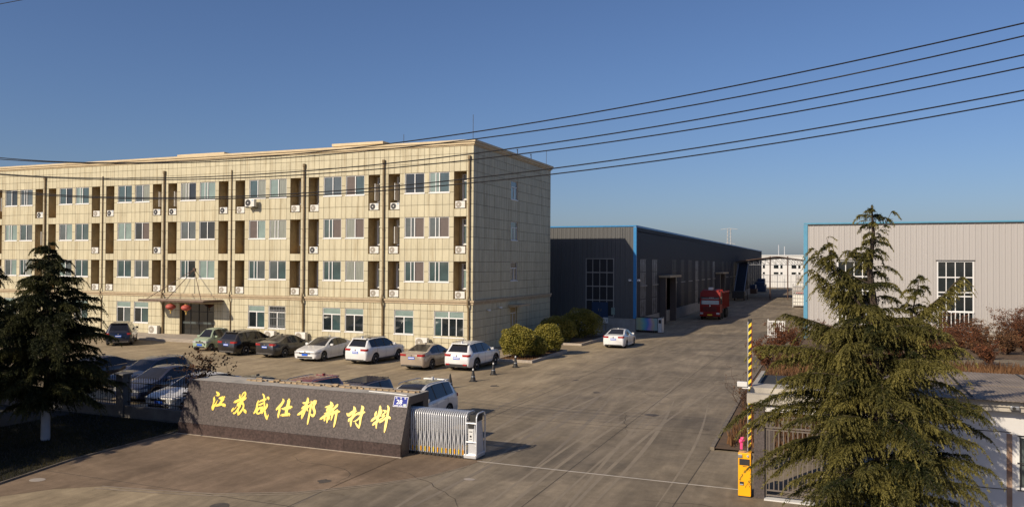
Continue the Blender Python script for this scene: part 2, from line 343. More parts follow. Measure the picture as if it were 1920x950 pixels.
# wear on the drive: pale tyre sweeps, darker rubber, cracks and oil drips
gy = random.Random(31)
def ribbon(pts, w, z):
    m = MB(); k = len(pts)
    for i in range(k-1):
        (xa, ya), (xb, yb) = pts[i], pts[i+1]; d = math.hypot(xb-xa, yb-ya) or 1; nx, ny = -(yb-ya)/d, (xb-xa)/d
        wa = w*(.25+.75*math.sin(math.pi*min(1, (i+.3)/(k-1)))); wb_ = w*(.25+.75*math.sin(math.pi*min(1, (i+1.3)/(k-1))))
        m.quad((xa-nx*wa, ya-ny*wa, z), (xb-nx*wb_, yb-ny*wb_, z), (xb+nx*wb_, yb+ny*wb_, z), (xa+nx*wa, ya+ny*wa, z))
    return m
for i in range(9):
    x0 = gy.uniform(-13, -6); y0 = gy.uniform(11, 24); x1 = x0+gy.uniform(-2.2, 1.5); y1 = gy.uniform(36, 49); bend = gy.uniform(-1.1, 1.1); off = gy.uniform(1.5, 1.7)
    for k_ in range(2 if i % 2 else 1):
        pts = [(x0+(x1-x0)*t+bend*math.sin(math.pi*t)+k_*off, y0+(y1-y0)*t) for t in [j/22 for j in range(23)]]
        ribbon(pts, gy.uniform(.045, .10), .0022+.00012*i).build('tyre_mark', 'scuff' if i % 3 else 'rubber_mark', yard)
for i in range(9):
    x, y = gy.uniform(-16, -4), gy.uniform(13, 45); a = gy.uniform(0, 6.28); pts = [(x, y)]
    for j in range(gy.randint(8, 18)): a += gy.uniform(-.5, .5); x += math.cos(a)*.35; y += math.sin(a)*.35; pts.append((x, min(49, y)))
    ribbon(pts, .013, .0062).build('crack', 'joint', yard)
for i in range(14):
    x, y, r = gy.uniform(-34, -5), gy.uniform(26, 48) if i % 2 else gy.uniform(14, 40), gy.uniform(.1, .32); n_ = 12
    MB().add([(x+math.cos(6.283*j/n_)*r*gy.uniform(.6, 1.15), y+math.sin(6.283*j/n_)*r*gy.uniform(.6, 1.3), .0066) for j in range(n_)], [tuple(range(n_))]).build('oil_stain', 'oil', yard)
# entrance apron: older, browner concrete inside the turning curve
arc = [G(*p) for p in ((0, 930), (100, 916), (190, 911), (300, 919), (400, 925), (560, 922), (700, 907), (800, 893), (880, 872), (905, 862))]
pts = [(p.x, p.y) for p in arc] + [(-11.2, 24.1), (-13.4, 24.1), (-13.4, 23.25), (-23.2, 23.25), (-23.25, 18.5), (-22.6, 15.9), (-22.0, 13)]
apron = struct(sheet('entrance_apron', pts, .004, 'apron'))
for off in (0, .22):                                             # two pale sweeps left by tyres along the curve
    mb = MB(); q = [Vector((p.x, p.y-off, .0085)) for p in arc[2:9]]
    for a, c in zip(q, q[1:]): mb.quad((a.x, a.y-.05, a.z), (c.x, c.y-.05, c.z), (c.x, c.y+.05, c.z), (a.x, a.y+.05, a.z))
    mat('sweep', (.27, .215, .155), .9, var=.25, scale=3) if 'sweep' not in MATS else 0
    mb.build('tyre_sweep', 'sweep', apron)
p = G(70, 899); mb = MB(); mb.lathe([(.001, .0095), (.19, .0095), (.2, .0075)], (0, 0, 0), 18); mat('manhole', (.36, .31, .26), .8); mb.v = [(x*1.2+p.x, y+p.y, z) for x, y, z in mb.v]; mb.build('manhole_cover', 'manhole', apron)
p = G(880, 898); mb = MB(); mb.lathe([(.001, .0095), (.12, .0095), (.13, .0075)], (0, 0, 0), 14); mb.v = [(x*1.4+p.x, y+p.y, z) for x, y, z in mb.v]; mb.build('patch', 'manhole', yard)
# lawn by the left cedar, with a stone edge; planting bed on the right, in front of the white shed
lawn = [(-60, 2), (-22.0, 2), (-22.05, 13), (-22.55, 15.9), (-23.1, 18.6), (-23.25, 23.2), (-23.25, 24.6), (-60, 24.6)]
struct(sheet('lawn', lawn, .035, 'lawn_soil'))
mb = MB(); q = lawn[1:6]
for a, c in zip(q, q[1:]):
    mb.add([(a[0], a[1], -.02), (c[0], c[1], -.02), (c[0]+.05, c[1], -.02), (a[0]+.05, a[1], -.02), (a[0], a[1], .06), (c[0], c[1], .06), (c[0]+.05, c[1], .06), (a[0]+.05, a[1], .06)],
           [(4, 5, 6, 7), (0, 1, 5, 4), (2, 3, 7, 6), (1, 2, 6, 5), (3, 0, 4, 7)])
struct(mb.build('lawn_kerb', 'kerb_dull'))
def blades(n, poly, h0, h1, zf, tintf, w=.007):
    X = np.array([p[0] for p in poly]); Y = np.array([p[1] for p in poly]); P = []
    while len(P) < n:
        x = rng.uniform(X.min(), X.max(), n); y = rng.uniform(Y.min(), Y.max(), n); ins = np.zeros(n, bool); j = len(poly)-1
        for i in range(len(poly)):
            c = ((Y[i] > y) != (Y[j] > y)) & (x < (X[j]-X[i])*(y-Y[i])/(Y[j]-Y[i]+1e-9)+X[i]); ins ^= c; j = i
        P += list(zip(x[ins], y[ins]))
    P = np.array(P[:n]); h = rng.uniform(h0, h1, n); a = rng.uniform(0, 6.283, n); l = rng.uniform(0, .6, n)*h; a2 = rng.uniform(0, 6.283, n)
    z = np.array([zf(y) for y in P[:, 1]]); V = np.zeros((n, 3, 3))
    V[:, 0, 0] = P[:, 0]-np.cos(a)*w; V[:, 0, 1] = P[:, 1]-np.sin(a)*w; V[:, 0, 2] = z; V[:, 1, 0] = P[:, 0]+np.cos(a)*w; V[:, 1, 1] = P[:, 1]+np.sin(a)*w; V[:, 1, 2] = z
    V[:, 2, 0] = P[:, 0]+np.cos(a2)*l; V[:, 2, 1] = P[:, 1]+np.sin(a2)*l; V[:, 2, 2] = z+h
    t = np.repeat(tintf(P, n), 3); return V.reshape(-1, 3), np.arange(n*3).reshape(n, 3), t
vis = [(-30, 12), (-22.15, 13), (-22.6, 15.9), (-23.15, 18.6), (-23.3, 23.2), (-23.4, 24.4), (-30, 24.4)]
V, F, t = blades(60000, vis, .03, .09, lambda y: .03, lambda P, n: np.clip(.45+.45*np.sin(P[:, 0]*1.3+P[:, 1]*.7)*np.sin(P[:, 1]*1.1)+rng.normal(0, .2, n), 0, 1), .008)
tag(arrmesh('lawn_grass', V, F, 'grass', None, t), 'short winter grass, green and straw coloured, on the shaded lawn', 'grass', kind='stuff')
bed = [(-3.9, 28.6), (40, 28.6), (40, 80.6), (-2.2, 80.6), (-4.4, 62), (-4.2, 44)]
struct(sheet('planting_bed', bed, lambda y: gz(y)+.08, 'soil'))
mb = MB(); q = [(-2.2, 80.6), (-4.4, 62), (-4.2, 44), (-3.9, 28.6)]
for a, c in zip(q, q[1:]):
    za, zc = gz(a[1]), gz(c[1])
    mb.add([(a[0], a[1], za-.05), (c[0], c[1], zc-.05), (c[0]-.14, c[1], zc-.05), (a[0]-.14, a[1], za-.05), (a[0], a[1], za+.12), (c[0], c[1], zc+.12), (c[0]-.14, c[1], zc+.12), (a[0]-.14, a[1], za+.12)],
           [(4, 5, 6, 7), (0, 1, 5, 4), (2, 3, 7, 6), (1, 2, 6, 5), (3, 0, 4, 7)])
struct(mb.build('bed_kerb', 'kerb_dull', recalc=True))
V, F, t = blades(46000, [(-3.6, 29), (22, 29), (24, 60), (-3.8, 60)], .12, .6, lambda y: gz(y)+.06, lambda P, n: np.clip(.45+.4*np.sin(P[:, 0]*.9)*np.cos(P[:, 1]*.8)+rng.normal(0, .22, n), 0, 1), .035)
tag(arrmesh('dry_ground_cover', V, F, 'dryleaf', None, t), 'rust brown dry leaves and dead ground cover behind the guard house roof', 'ground cover', kind='stuff')

# ================================================================== OFFICE BUILDING
YF = 53.66; XC = -24.92; YB = 71.0; ZT = 15.75; BAY = 7.5; NB = 8; XL = -32.6-BAY*(NB-1)
office = thing('office_building', 'four storey cream tiled office block with drainpipes and air conditioner niches', 'building', ((XL+XC)/2, (YF+YB)/2, 0))
TOPS = [13.43, 10.03, 6.65]; WH = 1.55; RH = 2.8
cols_up = [0, .38, .9, 1.4, 1.85, 2.42, 2.98, 3.55, 3.97, 4.54, 5.11, 5.68, 6.07, 6.6, 7.12, 7.5]
tiles = []; backing = MB(); niches = []; reveal = MB()
def cell(x0, x1, z0, z1):
    tiles.append(('F', x0, x1, z0, z1)); backing.quad((x0, YF+.035, z0), (x1, YF+.035, z0), (x1, YF+.035, z1), (x0, YF+.035, z1))
wins = []     # x0, x1, z0, z1, style
for k in range(NB):
    P = -32.6-BAY*k; cs = [P+c for c in cols_up]
    if k == 0: cs[-1] = XC
    for i in range(len(cs)-1):
        x0, x1 = cs[i], cs[i+1]; isw = i in (4, 5, 6, 8, 9, 10); isr = i in (1, 2, 12, 13)
        zs = [15.32, 14.75, 14.1, 13.43]
        for a, c in zip(zs, zs[1:]): cell(x0, x1, c, a)
        for si, t in enumerate(TOPS):
            bot = TOPS[si+1] if si < 2 else 3.75
            if isr: zs = [t-RH, bot]
            elif isw: zs = [t-WH, (t-WH+bot)/2, bot]
            else: zs = [t, t-WH/2, t-WH, (t-WH+bot)/2, bot]
            for a, c in zip(zs, zs[1:]): cell(x0, x1, c, a)
    for t in TOPS:
        for a, c in ((cs[4], cs[7]), (cs[8], cs[11])): wins.append((a, c, t-WH, t, 'up'))
        for a, c in ((cs[1], cs[3]), (cs[12], cs[14])):       # niches with a narrow window in the back wall
            D = 1.0; z0, z1 = t-RH, t; niche = MB(); niches.append(niche)
            for q in (((a, YF, z0), (a, YF+D, z0), (a, YF+D, z1), (a, YF, z1)), ((c, YF+D, z0), (c, YF, z0), (c, YF, z1), (c, YF+D, z1)),
                      ((a, YF, z0), (c, YF, z0), (c, YF+D, z0), (a, YF+D, z0)), ((a, YF+D, z1), (c, YF+D, z1), (c, YF, z1), (a, YF, z1)), ((a, YF+D, z0), (c, YF+D, z0), (c, YF+D, z1), (a, YF+D, z1))): niche.quad(*q)
            wins.append(((a+c)/2-.18, c-.06, t-2.05, t-.12, 'niche'))
    # ground floor
    gw = {0: [(-31.62, -29.93), (-28.14, -25.67)], 3: [(P+1.85-2.45+.0, P+1.85-.8), (P+3.97-2.1, P+3.97-.4)]}
    if k == 0: gc = [-32.6, -32.1, -31.62, -31.06, -30.5, -29.93, -29.33, -28.73, -28.14, -27.52, -26.9, -26.28, -25.67, -25.3, XC]; open_ = [(-31.62, -29.93, 1.05, 2.9, 'gf'), (-28.14, -25.67, .95, 2.9, 'wide')]
    else: gc = cs; open_ = [(cs[4], cs[7], 1.05, 2.9, 'gf'), (cs[8], cs[11], 1.05, 2.9, 'gf')]
    if k == 1: open_ = [(cs[4], cs[7], 1.05, 2.9, 'gf'), (cs[8], cs[11], 1.05, 2.9, 'gf')]
    if k == 2: open_[1] = (cs[8], cs[11], 1.05, 2.9, 'bars')
    if k == 3: open_ = [(cs[4], cs[11], -.2, 2.9, 'door')]
    zs = [3.43, 2.9, 2.29, 1.67, 1.05, .5, -.25]
    for i in range(len(gc)-1):
        for a, c in zip(zs, zs[1:]):
            if not any(gc[i] >= o[0]-.01 and gc[i+1] <= o[1]+.01 and a <= o[3]+.01 and c >= o[2]-.15 for o in open_): cell(gc[i], gc[i+1], c, a)
    wins += [o for o in open_]
# side wall
SW = [(PX(959, 345, XC).y, PX(972, 345, XC).y, t-WH-.1, t-.12) for t in TOPS]
syc = list(np.linspace(YF, YB, 36)); i0 = min(range(36), key=lambda i: abs(syc[i]-SW[0][0])); i1 = min(range(36), key=lambda i: abs(syc[i]-SW[0][1]))
if i1-i0 < 2: i1 = i0+2
sz = [15.32, 14.75, 14.1]
for si, t in enumerate(TOPS):
    bot = TOPS[si+1] if si < 2 else 3.75; sz += [t, t-WH/2, t-WH, (t-WH+bot)/2]
sz += [3.75]; gzs = [3.43, 2.9, 2.29, 1.67, 1.05, .5, -.4]
for rows in (sz, gzs):
    for a, c in zip(rows, rows[1:]):
        for i in range(35):
            if i0 <= i < i1:
                if any(a <= t+.01 and c >= t-WH-.01 for t in TOPS) or (rows is gzs and a <= 2.95): continue
            tiles.append(('S', syc[i], syc[i+1], c, a)); backing.quad((XC-.035, syc[i], c), (XC-.035, syc[i+1], c), (XC-.035, syc[i+1], a), (XC-.035, syc[i], a))
ys0, ys1 = syc[i0], syc[i1]
backing.build('wall_backing', 'tile_joint', office, w=True)
for niche in niches: niche.build('niche', 'plaster', office, w=True)
core = MB(); core.box(XL, XC-.12, YF+1.2, YB-.05, -.5, 15.3); core.box(XL, XL+.3, YF+.05, YF+1.4, -.5, 15.3); core.box(XL, XC, YB-.05, YB, -.5, 15.3)
core.build('wall', 'plaster', office, w=True)
# tiles: the 300 that show largest are parts of their own, the rest one mesh
def tile_rect(t):
    d, a, b_, z0, z1 = t
    ps = [(a, YF, z0), (b_, YF, z0), (b_, YF, z1), (a, YF, z1)] if d == 'F' else [(XC, a, z0), (XC, b_, z0), (XC, b_, z1), (XC, a, z1)]
    q = [proj(p) for p in ps]; ar = abs(sum(q[i][0]*q[(i+1) % 4][1]-q[(i+1) % 4][0]*q[i][1] for i in range(4)))/2
    return ar if all(-5 < x < 1925 for x, y in q) else 0
tiles.sort(key=tile_rect, reverse=True)
um = MB(); um.add([(-.5, .5, -.5), (.5, .5, -.5), (.5, .5, .5), (-.5, .5, .5), (-.5, -.5, -.5), (.5, -.5, -.5), (.5, -.5, .5), (-.5, -.5, .5)], [(4, 5, 6, 7), (0, 1, 5, 4), (1, 2, 6, 5), (2, 3, 7, 6), (3, 0, 4, 7)])
unit = bpy.data.meshes.new('facade_tile'); unit.from_pydata(um.v, [], um.f); unit.materials.append(MATS['tile'])
rest = MB(); J = .0125
for i, (d, a, b_, z0, z1) in enumerate(tiles):
    a += J; b_ -= J; z0 += J; z1 -= J; pr = random.uniform(0, .006)
    if i < 300:
        o = link('facade_tile', unit, office)
        if d == 'F': o.location = Vector(((a+b_)/2, YF+.02-pr, (z0+z1)/2))-office.location; o.scale = (b_-a, .04, z1-z0)
        else: o.location = Vector((XC-.02+pr, (a+b_)/2, (z0+z1)/2))-office.location; o.scale = (b_-a, .04, z1-z0); o.rotation_euler = (0, 0, R(90))
    elif d == 'F': rest.add([(a, YF+.04, z0), (b_, YF+.04, z0), (b_, YF+.04, z1), (a, YF+.04, z1), (a, YF-pr, z0), (b_, YF-pr, z0), (b_, YF-pr, z1), (a, YF-pr, z1)], um.f)
    else: rest.add([(XC-.04, a, z0), (XC-.04, b_, z0), (XC-.04, b_, z1), (XC-.04, a, z1), (XC+pr, a, z0), (XC+pr, b_, z0), (XC+pr, b_, z1), (XC+pr, a, z1)], um.f)
rest.build('facade_tiles', 'tile', office, w=True)['kind'] = 'stuff'
# cornice, string course, roof
for z0, z1, o in ((15.32, 15.42, .05), (15.42, 15.58, .14), (15.58, ZT, .22)):
    MB().box(XL-o, XC+o, YF-o, YB+o, z0, z1-.002).build('cornice', 'cornice', office, w=True)
for z0, z1, o in ((3.43, 3.60, .07), (3.60, 3.75, .15)):
    mb = MB(); mb.box(XL, XC+o, YF-o, YF+.03, z0, z1-.002); mb.box(XC-.03, XC+o-.001, YF+.03, YB+.1, z0, z1-.002); mb.build('string_course', 'soffit_dirty', office, w=True)
for xa, xb, z in ((PY(340, 290, YF+4).x, PY(420, 290, YF+4).x, .62), (PY(630, 275, YF+4).x, PY(716, 275, YF+4).x, .75)):
    s = MB(); s.box(xa, xb, YF+4, YF+8, 15.6, ZT+z); h = s.build('stair_head', 'cornice', office, w=True)
    MB().box(xa-.25, xb+.25, YF+3.75, YF+8.25, ZT+z, ZT+z+.22).build('roof_slab', 'cornice', h, w=True)
for px, py0, py1, Y in ((887, 215, 262, YF+.2), (757, 252, 272, YF+2)):
    a = PY(px, py1, Y); c = PY(px, py0, Y); MB().tube([(a.x, Y, 15.7), (a.x, Y, c.z)], .02, 5).build('lightning_rod', 'dark_steel', office, w=True)
MB().tube([(XC-.3, YB-.4, 15.7), (XC-.3, YB-.4, 17.2)], .02, 5).build('lightning_rod', 'dark_steel', office, w=True)
for yy in (63.5, 66.8):
    MB().tube([(XC-.4, yy, 15.7), (XC-.4, yy, 16.2), (XC-.4, yy-.15, 16.35), (XC-.25, yy-.3, 16.3)], .035, 6).build('vent_pipe', 'dark_steel', office, w=True)
# windows
MESHC = {}
def shared(key, fn, m):
    if key not in MESHC:
        o = fn(); me = bpy.data.meshes.new(key[0]); me.from_pydata(o.v, [], o.f); MESHC[key] = me
    me = MESHC[key]
    return me
def part(name, key, fn, m, parent, loc, rz=0):
    k2 = (*key, m)
    if k2 not in MESHC:
        o = fn(); me = bpy.data.meshes.new(name); me.from_pydata(o.v, [], o.f); me.materials.append(MATS[m]); MESHC[k2] = me
    ob = link(name, MESHC[k2], parent); ob.location = loc; ob.rotation_euler = (0, 0, rz); return ob
PANES = ['pane_teal', 'pane_grey', 'pane_grey', 'pane_teal', 'pane_dark', 'pane_curtain', 'pane_grey', 'pane_teal', 'pane_pale']
def window(parent, origin, rz, W, H, style, rnd):
    """origin: lower left corner on the wall face; x along the wall, y into it"""
    key = (style, round(W, 2), round(H, 2)); fr = .055; dep = .10
    def frame():
        m = MB(); y0, y1 = dep-.05, dep+.02
        m.box(0, W, y0, y1, 0, fr); m.box(0, W, y0, y1, H-fr, H); m.box(0, fr, y0, y1, fr, H-fr); m.box(W-fr, W, y0, y1, fr, H-fr)
        if style == 'up': m.box(W/2-.035, W/2+.035, y0-.01, y1, fr, H-fr)
        if style in ('gf', 'bars', 'wide'):
            zt = H-.52; m.box(fr, W-fr, y0-.01, y1, zt-.04, zt+.04)
            xs = [W/2] if style != 'wide' else [W/2]
            for x in xs: m.box(x-.04, x+.04, y0-.008, y1, fr, zt-.04)
            if style == 'wide': m.box(W/2-.05, W/2+.05, y0-.008, y1, zt+.04, H-fr); m.box(W/4-.03, W/4+.03, y0, y1, fr, zt-.04); m.box(W*.75-.03, W*.75+.03, y0, y1, fr, zt-.04)
        if style in ('niche', 'side'): m.box(fr, W-fr, y0-.01, y1, H-.55, H-.48)
        if style == 'side': m.box(W/2-.03, W/2+.03, y0-.005, y1, fr, H-.55)
        m.box(-.06, 0, -.0, y1+.3, -.04, H); m.box(W, W+.0, 0, 0, 0, 0)
        return m
    w = part('window', ('window',)+key, frame, 'white_frame', parent, origin, rz)
    part('sill', ('sill',)+key, lambda: MB().box(-.05, W+.05, -.04, dep+.02, -.07, 0), 'white_frame', w, (0, 0, 0))
    part('reveal', ('reveal',)+key, lambda: MB().add([(0, 0, 0), (0, .35, 0), (0, .35, H), (0, 0, H), (W, 0, 0), (W, .35, 0), (W, .35, H), (W, 0, H)], [(0, 1, 2, 3), (4, 7, 6, 5), (3, 2, 6, 7), (0, 4, 5, 1)]), 'plaster', w, (0, 0, 0))
    def pane(x0, x1, z0, z1, m, dy=0.0):
        part('pane', ('pane', round(x0, 2), round(x1, 2), round(z0, 2), round(z1, 2), dy), lambda: MB().box(x0, x1, dep-.012+dy, dep+dy, z0, z1), m, w, (0, 0, 0))
    if style == 'up':
        a = rnd.choice(PANES); c = rnd.choice(PANES) if rnd.random() < .55 else a
        if rnd.random() < .18: c = 'pane_screen'
        if rnd.random() < .08: a = 'pane_screen'
        pane(fr, W/2-.035, fr, H-fr, a); pane(W/2+.035, W-fr, fr, H-fr, c, .012)
        if rnd.random() < .35: part('sash', ('sash',)+key, lambda: MB().box(W*.30, W*.30+.06, dep-.06, dep-.005, fr, H-fr), 'white_frame', w, (0, 0, 0))
    elif style in ('gf', 'bars'):
        zt = H-.52; pane(fr, W-fr, zt+.04, H-fr, 'pane_pale' if style == 'gf' else 'pane_dark'); pane(fr, W/2-.04, fr, zt-.04, 'pane_dark'); pane(W/2+.04, W-fr, fr, zt-.04, rnd.choice(['pane_dark', 'pane_teal', 'pane_grey']), .01)
        if style == 'bars':
            for i in range(11): part('bar', ('bar',)+key, lambda: MB().tube([(0, -.05, -.02), (0, -.05, H+.02)], .011, 5), 'steel', w, (.06+i*(W-.12)/10, 0, 0))
            for z in (.2, H*.45, H-.35): part('crossbar', ('crossbar',)+key, lambda: MB().box(0, W, -.075, -.06, 0, .03), 'steel', w, (0, 0, z))
    elif style == 'wide':
        zt = H-.52; pane(fr, W/2-.05, zt+.04, H-fr, 'pane_pale'); pane(W/2+.05, W-fr, zt+.04, H-fr, 'pane_pale')
        for i in range(4): pane(W/4*i+.04, W/4*(i+1)-.04, fr, zt-.04, ['pane_teal', 'pane_dark', 'pane_dark', 'pane_dark'][i], .01*(i % 2))
    else:
        pane(fr, W-fr, H-.48, H-fr, 'pane_dark'); 
        if style == 'niche':
            q = rnd.random()
            if q < .25: part('sash', ('opensash',)+key, lambda: MB().box(.0, .04, dep-.62, dep-.05, fr, H-.55), 'white_frame', w, (0, 0, 0)); pane(fr, W-fr, fr, H-.55, 'pane_dark')
            else: pane(fr, W-fr, fr, H-.55, rnd.choice(['pane_pale', 'pane_teal', 'pane_pale', 'pane_grey']))
        else: pane(fr, W/2-.03, fr, H-.55, 'pane_teal'); pane(W/2+.03, W-fr, fr, H-.55, 'pane_grey')
    return w
rw = random.Random(5); OL = office.location
for x0, x1, z0, z1, st in wins:
    if st == 'door': continue
    if st == 'niche': window(office, Vector((x0, YF+1.0-.13, z0))-OL, 0, x1-x0, z1-z0, st, rw)
    else: window(office, Vector((x0, YF+.0, z0))-OL, 0, x1-x0, z1-z0, st, rw)
for t in TOPS: window(office, Vector((XC, ys0, t-WH))-OL, R(90), ys1-ys0, WH, 'side', rw)
window(office, Vector((XC-.05, ys0, -.2))-OL, R(90), ys1-ys0, 3.1, 'side', rw)
MB().box(XC-.02, XC+1.0, ys0-.5, ys1+.5, 2.98, 3.14).build('side_canopy', 'soffit_dirty', office, w=True)
# glass entrance, steps and hung canopy
xa, xb = -32.6-22.5+1.85, -32.6-22.5+5.68
en = MB().box(xa, xb, YF+.3, YF+.34, .12, 2.86).build('entrance_glass', 'door_glass', office, w=True)
mb = MB()
for i in range(5): x = xa+.02+(xb-xa-.1)*i/4; mb.box(x, x+.05, YF+.26, YF+.3, .12, 2.86)
mb.box(xa, xb, YF+.255, YF+.3, 2.15, 2.2); mb.build('door_frame', 'dark_steel', en, w=True)
MB().box(xa+.1, xb-.1, YF+.285, YF+.298, 1.1, 1.28).build('door_band', 'pane_grey', en, w=True)
mb = MB(); mb.box(xa-.0, xa-.02, YF, YF+.4, 0, 2.9); mb.box(xa, xb, YF+.05, YF+.4, 2.86, 2.92); mb.box(xb, xb+.02, YF+.05, YF+.4, 0, 2.9); mb.build('door_surround', 'plaster', en, w=True)
for i, (e, z) in enumerate(((0, .12), (.35, .06), (.7, .0))):
    MB().box(-58.2-e*.6, -47.6+e*.6, 50.3-e, YF+.5, z-.07, z+.05).build('step', 'kerb', office, w=True)
cz = 3.18
cp = MB().box(-55.6, -48.4, 51.35, YF-.16, cz+.08, cz+.12).build('entrance_canopy', 'canopy_roof', office, w=True)
mb = MB(); mb.box(-55.6, -48.4, 51.30, 51.42, cz-.06, cz+.08); mb.box(-55.66, -55.54, 51.42, YF, cz-.06, cz+.08); mb.box(-48.46, -48.34, 51.42, YF, cz-.06, cz+.08)
for i in range(1, 6): x = -55.6+7.2*i/6; mb.box(x-.03, x+.03, 51.42, YF, cz-.04, cz+.078)
mb.build('canopy_frame', 'rust_steel', cp, w=True)
ap = (-51.6, YF-.06, 5.85)
for x, y in ((-55.0, 51.6), (-52.6, 51.5), (-48.9, 51.6)): MB().tube([(x, y, cz+.1), ap], .03, 6).build('tie_rod', 'rust_steel', cp, w=True)
MB().bbox(-51.72, -51.48, YF-.12, YF+.01, 5.72, 5.98, .02).build('anchor_plate', 'rust_steel', cp, w=True)
# drainpipes
for k in range(NB+1):
    X = -25.22 if k == 0 else -32.6-BAY*(k-1); r = .085 if k % 2 == 0 or k < 2 else .045; Yp = YF-r-.03
    mb = MB(); mb.tube([(X, Yp, 14.35), (X, Yp, 4.1), (X, Yp-.14, 3.85), (X, Yp-.14, 3.35), (X, Yp, 3.1), (X, Yp, .1)], r, 8)
    if r > .05: mb.tube([(X, Yp, 14.3), (X, Yp, 14.55)], r*1.5, 8)
    for z in (12.2, 9.1, 6.1, 1.8): mb.tube([(X, Yp, z), (X, Yp, z+.12)], r*1.22, 8)
    mb.build('drainpipe', 'pipe', office, w=True, smooth=40)
for k in range(NB-1):                                           # small conduits beside niches
    for t in TOPS:
        X = -32.6-BAY*k+.5; mb = MB(); mb.tube([(X+.1, YF+.9, t-RH+.5), (X+.12, YF+.94, t-.6), (X+.1, YF+.95, t-.1)], .03, 5); mb.build('conduit', 'pipe', office, w=True)
# air conditioners in the niches and along the foot of the wall
def ac(name, label, loc, dark, w=.80, h=.56, rz=0, d=.30):
    t = thing(name, label, 'air conditioner', loc, rz, 'outdoor air conditioner units on the office block')
    part('casing', ('ac', w, h), lambda: MB().bbox(0, w, 0, d, .04, h, .015), 'ac_white', t, (0, 0, 0))
    part('fan_grille', ('acf', w, h), lambda: MB().lathe([(.0, -.012), (h*.40, -.012), (h*.42, 0)], (w*.34, 0, h*.53), 18, 'Y'), 'ac_dark' if dark else 'ac_beige', t, (0, 0, 0))
    part('fan_hub', ('ach', w, h), lambda: MB().lathe([(.0, -.03), (h*.09, -.03), (h*.09, -.01)], (w*.34, 0, h*.53), 10, 'Y'), 'ac_white', t, (0, 0, 0))
    if dark: part('badge', ('acb', w, h), lambda: MB().box(w*.74, w*.92, -.006, .001, h*.78, h*.88), 'blue_sticker', t, (0, 0, 0))
    for x in (.08, w-.14): part('bracket', ('acs', d), lambda: MB().box(0, .06, -.03, d, 0, .04), 'dark_steel', t, (x, 0, 0))
    return t
FL = {0: 'fourth', 1: 'third', 2: 'second'}
AC4 = {(0, 'R'), (0, 'L'), (1, 'R'), (2, 'R'), (1, 'L'), (2, 'L'), (3, 'R'), (3, 'L'), (4, 'R'), (4, 'L'), (5, 'R'), (6, 'L'), (6, 'R')}
lay = {0: {'0R': 0, '0L': 1, '1R': 1, '1L': 0, '2R': 0, '2L': 0, '3R': 1, '3L': 1, '4R': 1, '4L': 1, '5R': 0, '6R': 1},
       1: {'0R': 0, '0L': 0, '1R': 0, '1L': 1, '4R': 1, '5R': 0},
       2: {'0R': 0, '0L': 0, '1R': 0, '1L': 0, '2R': 0, '2L': 0, '3R': 0, '3L': 0, '4R': 0, '4L': 0, '5R': 0, '6R': 0}}
for si, d in lay.items():
    for key, dark in d.items():
        k = int(key[0]); P = -32.6-BAY*k; x = P+.40 if key[1] == 'L' else P+6.12; z = TOPS[si]-RH
        n = k+1 if key[1] == 'L' else k
        ac('air_conditioner', f"white air conditioner, {'dark' if dark else 'pale'} fan, {FL[si]} floor niche {'right' if key[1]=='L' else 'left'} of {ORD[n]} drainpipe from corner",
           (x+random.uniform(.04, .18), YF-.04+random.uniform(0, .06), z), dark)
p = PY(469, 386, YF-.5); ac('air_conditioner', 'white air conditioner bracketed out from the wall below a fourth floor window', (p.x-.45, YF-.62, p.z-.1), 1, .95, .66)
for x in (p.x-.4, p.x+.3): MB().box(x, x+.06, YF-.62, YF, p.z-.16, p.z-.1).build('wall_bracket', 'dark_steel', office, w=True)
for px, py, lb in ((287, 626, 'white air conditioner on a stand beside the entrance steps'), (505, 634, 'white air conditioner on the ground behind the black and charcoal cars'),
                   (563, 641, 'white air conditioner with looped hoses behind the charcoal saloon'), (790, 648, 'white air conditioner at the wall foot behind the beige saloon')):
    p = PY(px, py, YF-.5); ac('air_conditioner', lb, (p.x-.5, YF-.55, max(.12, p.z-.2)), 0, 1.0, .75, 0, .36)
    q = max(.12, p.z-.2); MB().box(p.x-.45, p.x+.45, YF-.5, YF-.1, -.1, q-.01).build('unit_stand', 'dark_steel', office, w=True)
# lanterns under the canopy
for i, (px, py) in enumerate(((320, 575), (349, 577))):
    p = PY(px, py, 51.7); t = thing('red_lantern', ('faded red paper lantern hanging at the left under the entrance canopy', 'faded red paper lantern hanging nearer the glass door')[i], 'lantern', (p.x, p.y, p.z-.3), 0, 'lanterns under the entrance canopy')
    b = MB(); b.lathe([(.12, .06), (.26, .12), (.38, .22), (.42, .32), (.38, .42), (.26, .52), (.12, .57)], (0, 0, 0), 20); b.build('lantern_body', 'lantern', t, smooth=60)
    MB().lathe([(.13, .0), (.13, .07)], (0, 0, 0), 12).build('rim', 'lantern_gold', t); MB().lathe([(.13, .56), (.13, .62)], (0, 0, 0), 12).build('rim', 'lantern_gold', t)
    MB().lathe([(.03, -.28), (.05, -.2), (.03, .0)], (0, 0, 0), 8).build('tassel', 'lantern_gold', t); MB().tube([(0, 0, .6), (0, 0, cz-.06-p.z+.3)], .012, 5).build('cord', 'cable', t)
# security lamps and cameras on the side wall
for Y, z in ((56.3, 2.9), (58.6, 3.0)):
    t = thing('security_camera', f"small white camera on the shaded side wall {'near the corner' if Y < 57 else 'further from the corner'}", 'camera', (XC, Y, z))
    MB().box(0, .16, -.03, .03, -.03, .03).build('bracket', 'white_frame', t); MB().bbox(.1, .22, -.09, .28, -.06, .06, .02).build('housing', 'white_frame', t)

